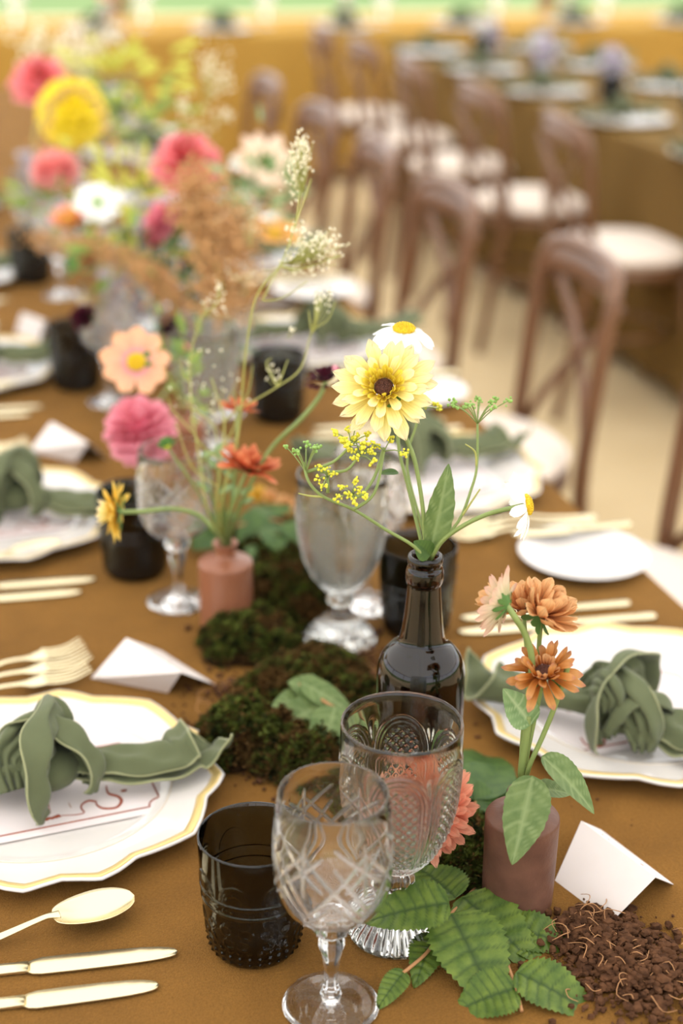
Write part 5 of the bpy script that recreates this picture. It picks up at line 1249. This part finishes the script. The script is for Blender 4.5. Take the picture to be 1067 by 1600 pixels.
fl = flower('gypsophila_spray', 'blurred white gypsophila cloud at the top left above the yellow dahlia', v3, 'blurred gypsophila sprays of the bouquet')
spray(fl, [v3, P(95, 200, 3.2), P(108, 100, 3.2)], [], [((110, 92), 3.2, 130, .035, .022, (105, 130)), ((150, 60), 3.3, 60, .03, .02, (120, 100)), ((60, 70), 3.3, 50, .03, .02, (100, 110))], ml_=.005)

# ------------------------------------------------------------------ settings on the neighbouring and the far table
g3 = 'plates along the near side of the neighbouring table'; g4 = 'sage napkins along the neighbouring table'
idx = ['first from the right edge', 'second from the right edge', 'third from the right edge', 'fourth from the right edge', 'fifth from the right edge']
for i, y in enumerate([4.12, 4.80, 5.48, 6.14, 6.8]):
    charger('blurred white plate on the near side of the neighbouring table, '+idx[i], 2.36, y, 0, g3)
    napkin('sage napkin on a near plate of the neighbouring table, '+idx[i], 2.35, y, .766, R(8), g4)
    charger('blurred white plate on the far side of the neighbouring table, '+idx[i], 2.90, y+.05, 0, 'plates along the far side of the neighbouring table')
    napkin('sage napkin on a far plate of the neighbouring table, '+idx[i], 2.89, y+.05, .766, R(186), g4)
    for nm, dx, dy in (('left', 2.50, -.28), ('right', 2.74, .22)):
        tumbler('blurred dark tumbler on the %s of the neighbouring table centre, %s' % (nm, idx[i]), (dx, y+dy), .4, 'dark tumblers on the neighbouring table')
    wine_glass('blurred wine glass in the middle of the neighbouring table, '+idx[i], (2.53, y-.2), .2, 'wine glasses on the neighbouring table')
def cloud_vase(label, x, y, s=1):
    t = thing('flower_vase', label, 'vase', (x, y, .7505), 0, 'white and lilac posies on the neighbouring table')
    part('vase_body', bpy.data.meshes['glass_vase'], t, Matrix.Scale(.8*s, 4))
    pm = [petal('petal', .03, .022, PMv, bend=.8, cup=.5)]; 
    for k in range(7):
        a = k*2.4; q = .03*math.sqrt(k/7); c = Vector((x+q*math.cos(a)*s, y+q*math.sin(a)*s, .7505+(.16-.06*(k/7))*s))
        bloom(t, c, (math.cos(a)*q*20, math.sin(a)*q*20, 1), [(pm, 8, .003, 0, R(5), s), (pm, 6, .002, .006, R(40), s*.9)], None)
PMv = petal_mat('sky_tinted_petal', [(0, srgb(214, 204, 222)), (1, srgb(236, 228, 236))])  # lilac put into the petal colour in place of sky reflected by glass
for (px, py), l, s in (((848, 132), 'pale sky-tinted posy in a glass vase, middle one on the neighbouring table', 1), ((952, 160), 'pale sky-tinted posy in a glass vase, nearest the right picture edge', 1.05), ((768, 92), 'small far sky-tinted posy at the far end of the neighbouring table', .8)):
    q = at(px, py); cloud_vase(l, q.x, q.y, s)
for i in range(13):
    x = -2.2+.64*i
    if not seen(x, 8.0, .76, 120): continue
    o = ['leftmost', '2nd', '3rd', '4th', '5th', '6th', '7th', '8th', '9th', '10th', '11th', '12th', '13th'][i]
    charger('blurred white plate on the far ochre table, %s along it' % o, x, 7.93, 0, 'plates on the far ochre table')
    napkin('blurred sage napkin on the far ochre table, %s along it' % o, x, 7.93, .766, R(95), 'sage napkins on the far ochre table')
    wine_glass('blurred wine glass on the far ochre table, %s along it' % o, (x+.28, 8.15), .3, 'wine glasses on the far ochre table')
    if i % 2: q = (x+.1, 8.25); t = thing('flower_vase', 'blurred pale posy on the far ochre table, %s along it' % o, 'vase', (q[0], q[1], .7505), 0, 'pale posies on the far ochre table'); part('vase_body', bpy.data.meshes['glass_vase'], t, Matrix.Scale(.7, 4)); bloom(t, Vector((q[0], q[1], .89)), (0, -.3, 1), [([petal('petal', .05, .03, PM[['cream', 'white', 'pinklight'][i % 3]], bend=.8, cup=.5)], 11, .004, 0, R(10), 1), ([petal('petal', .04, .03, PM['cream'], bend=.8, cup=.5)], 8, .003, .006, R(45), 1)], None)
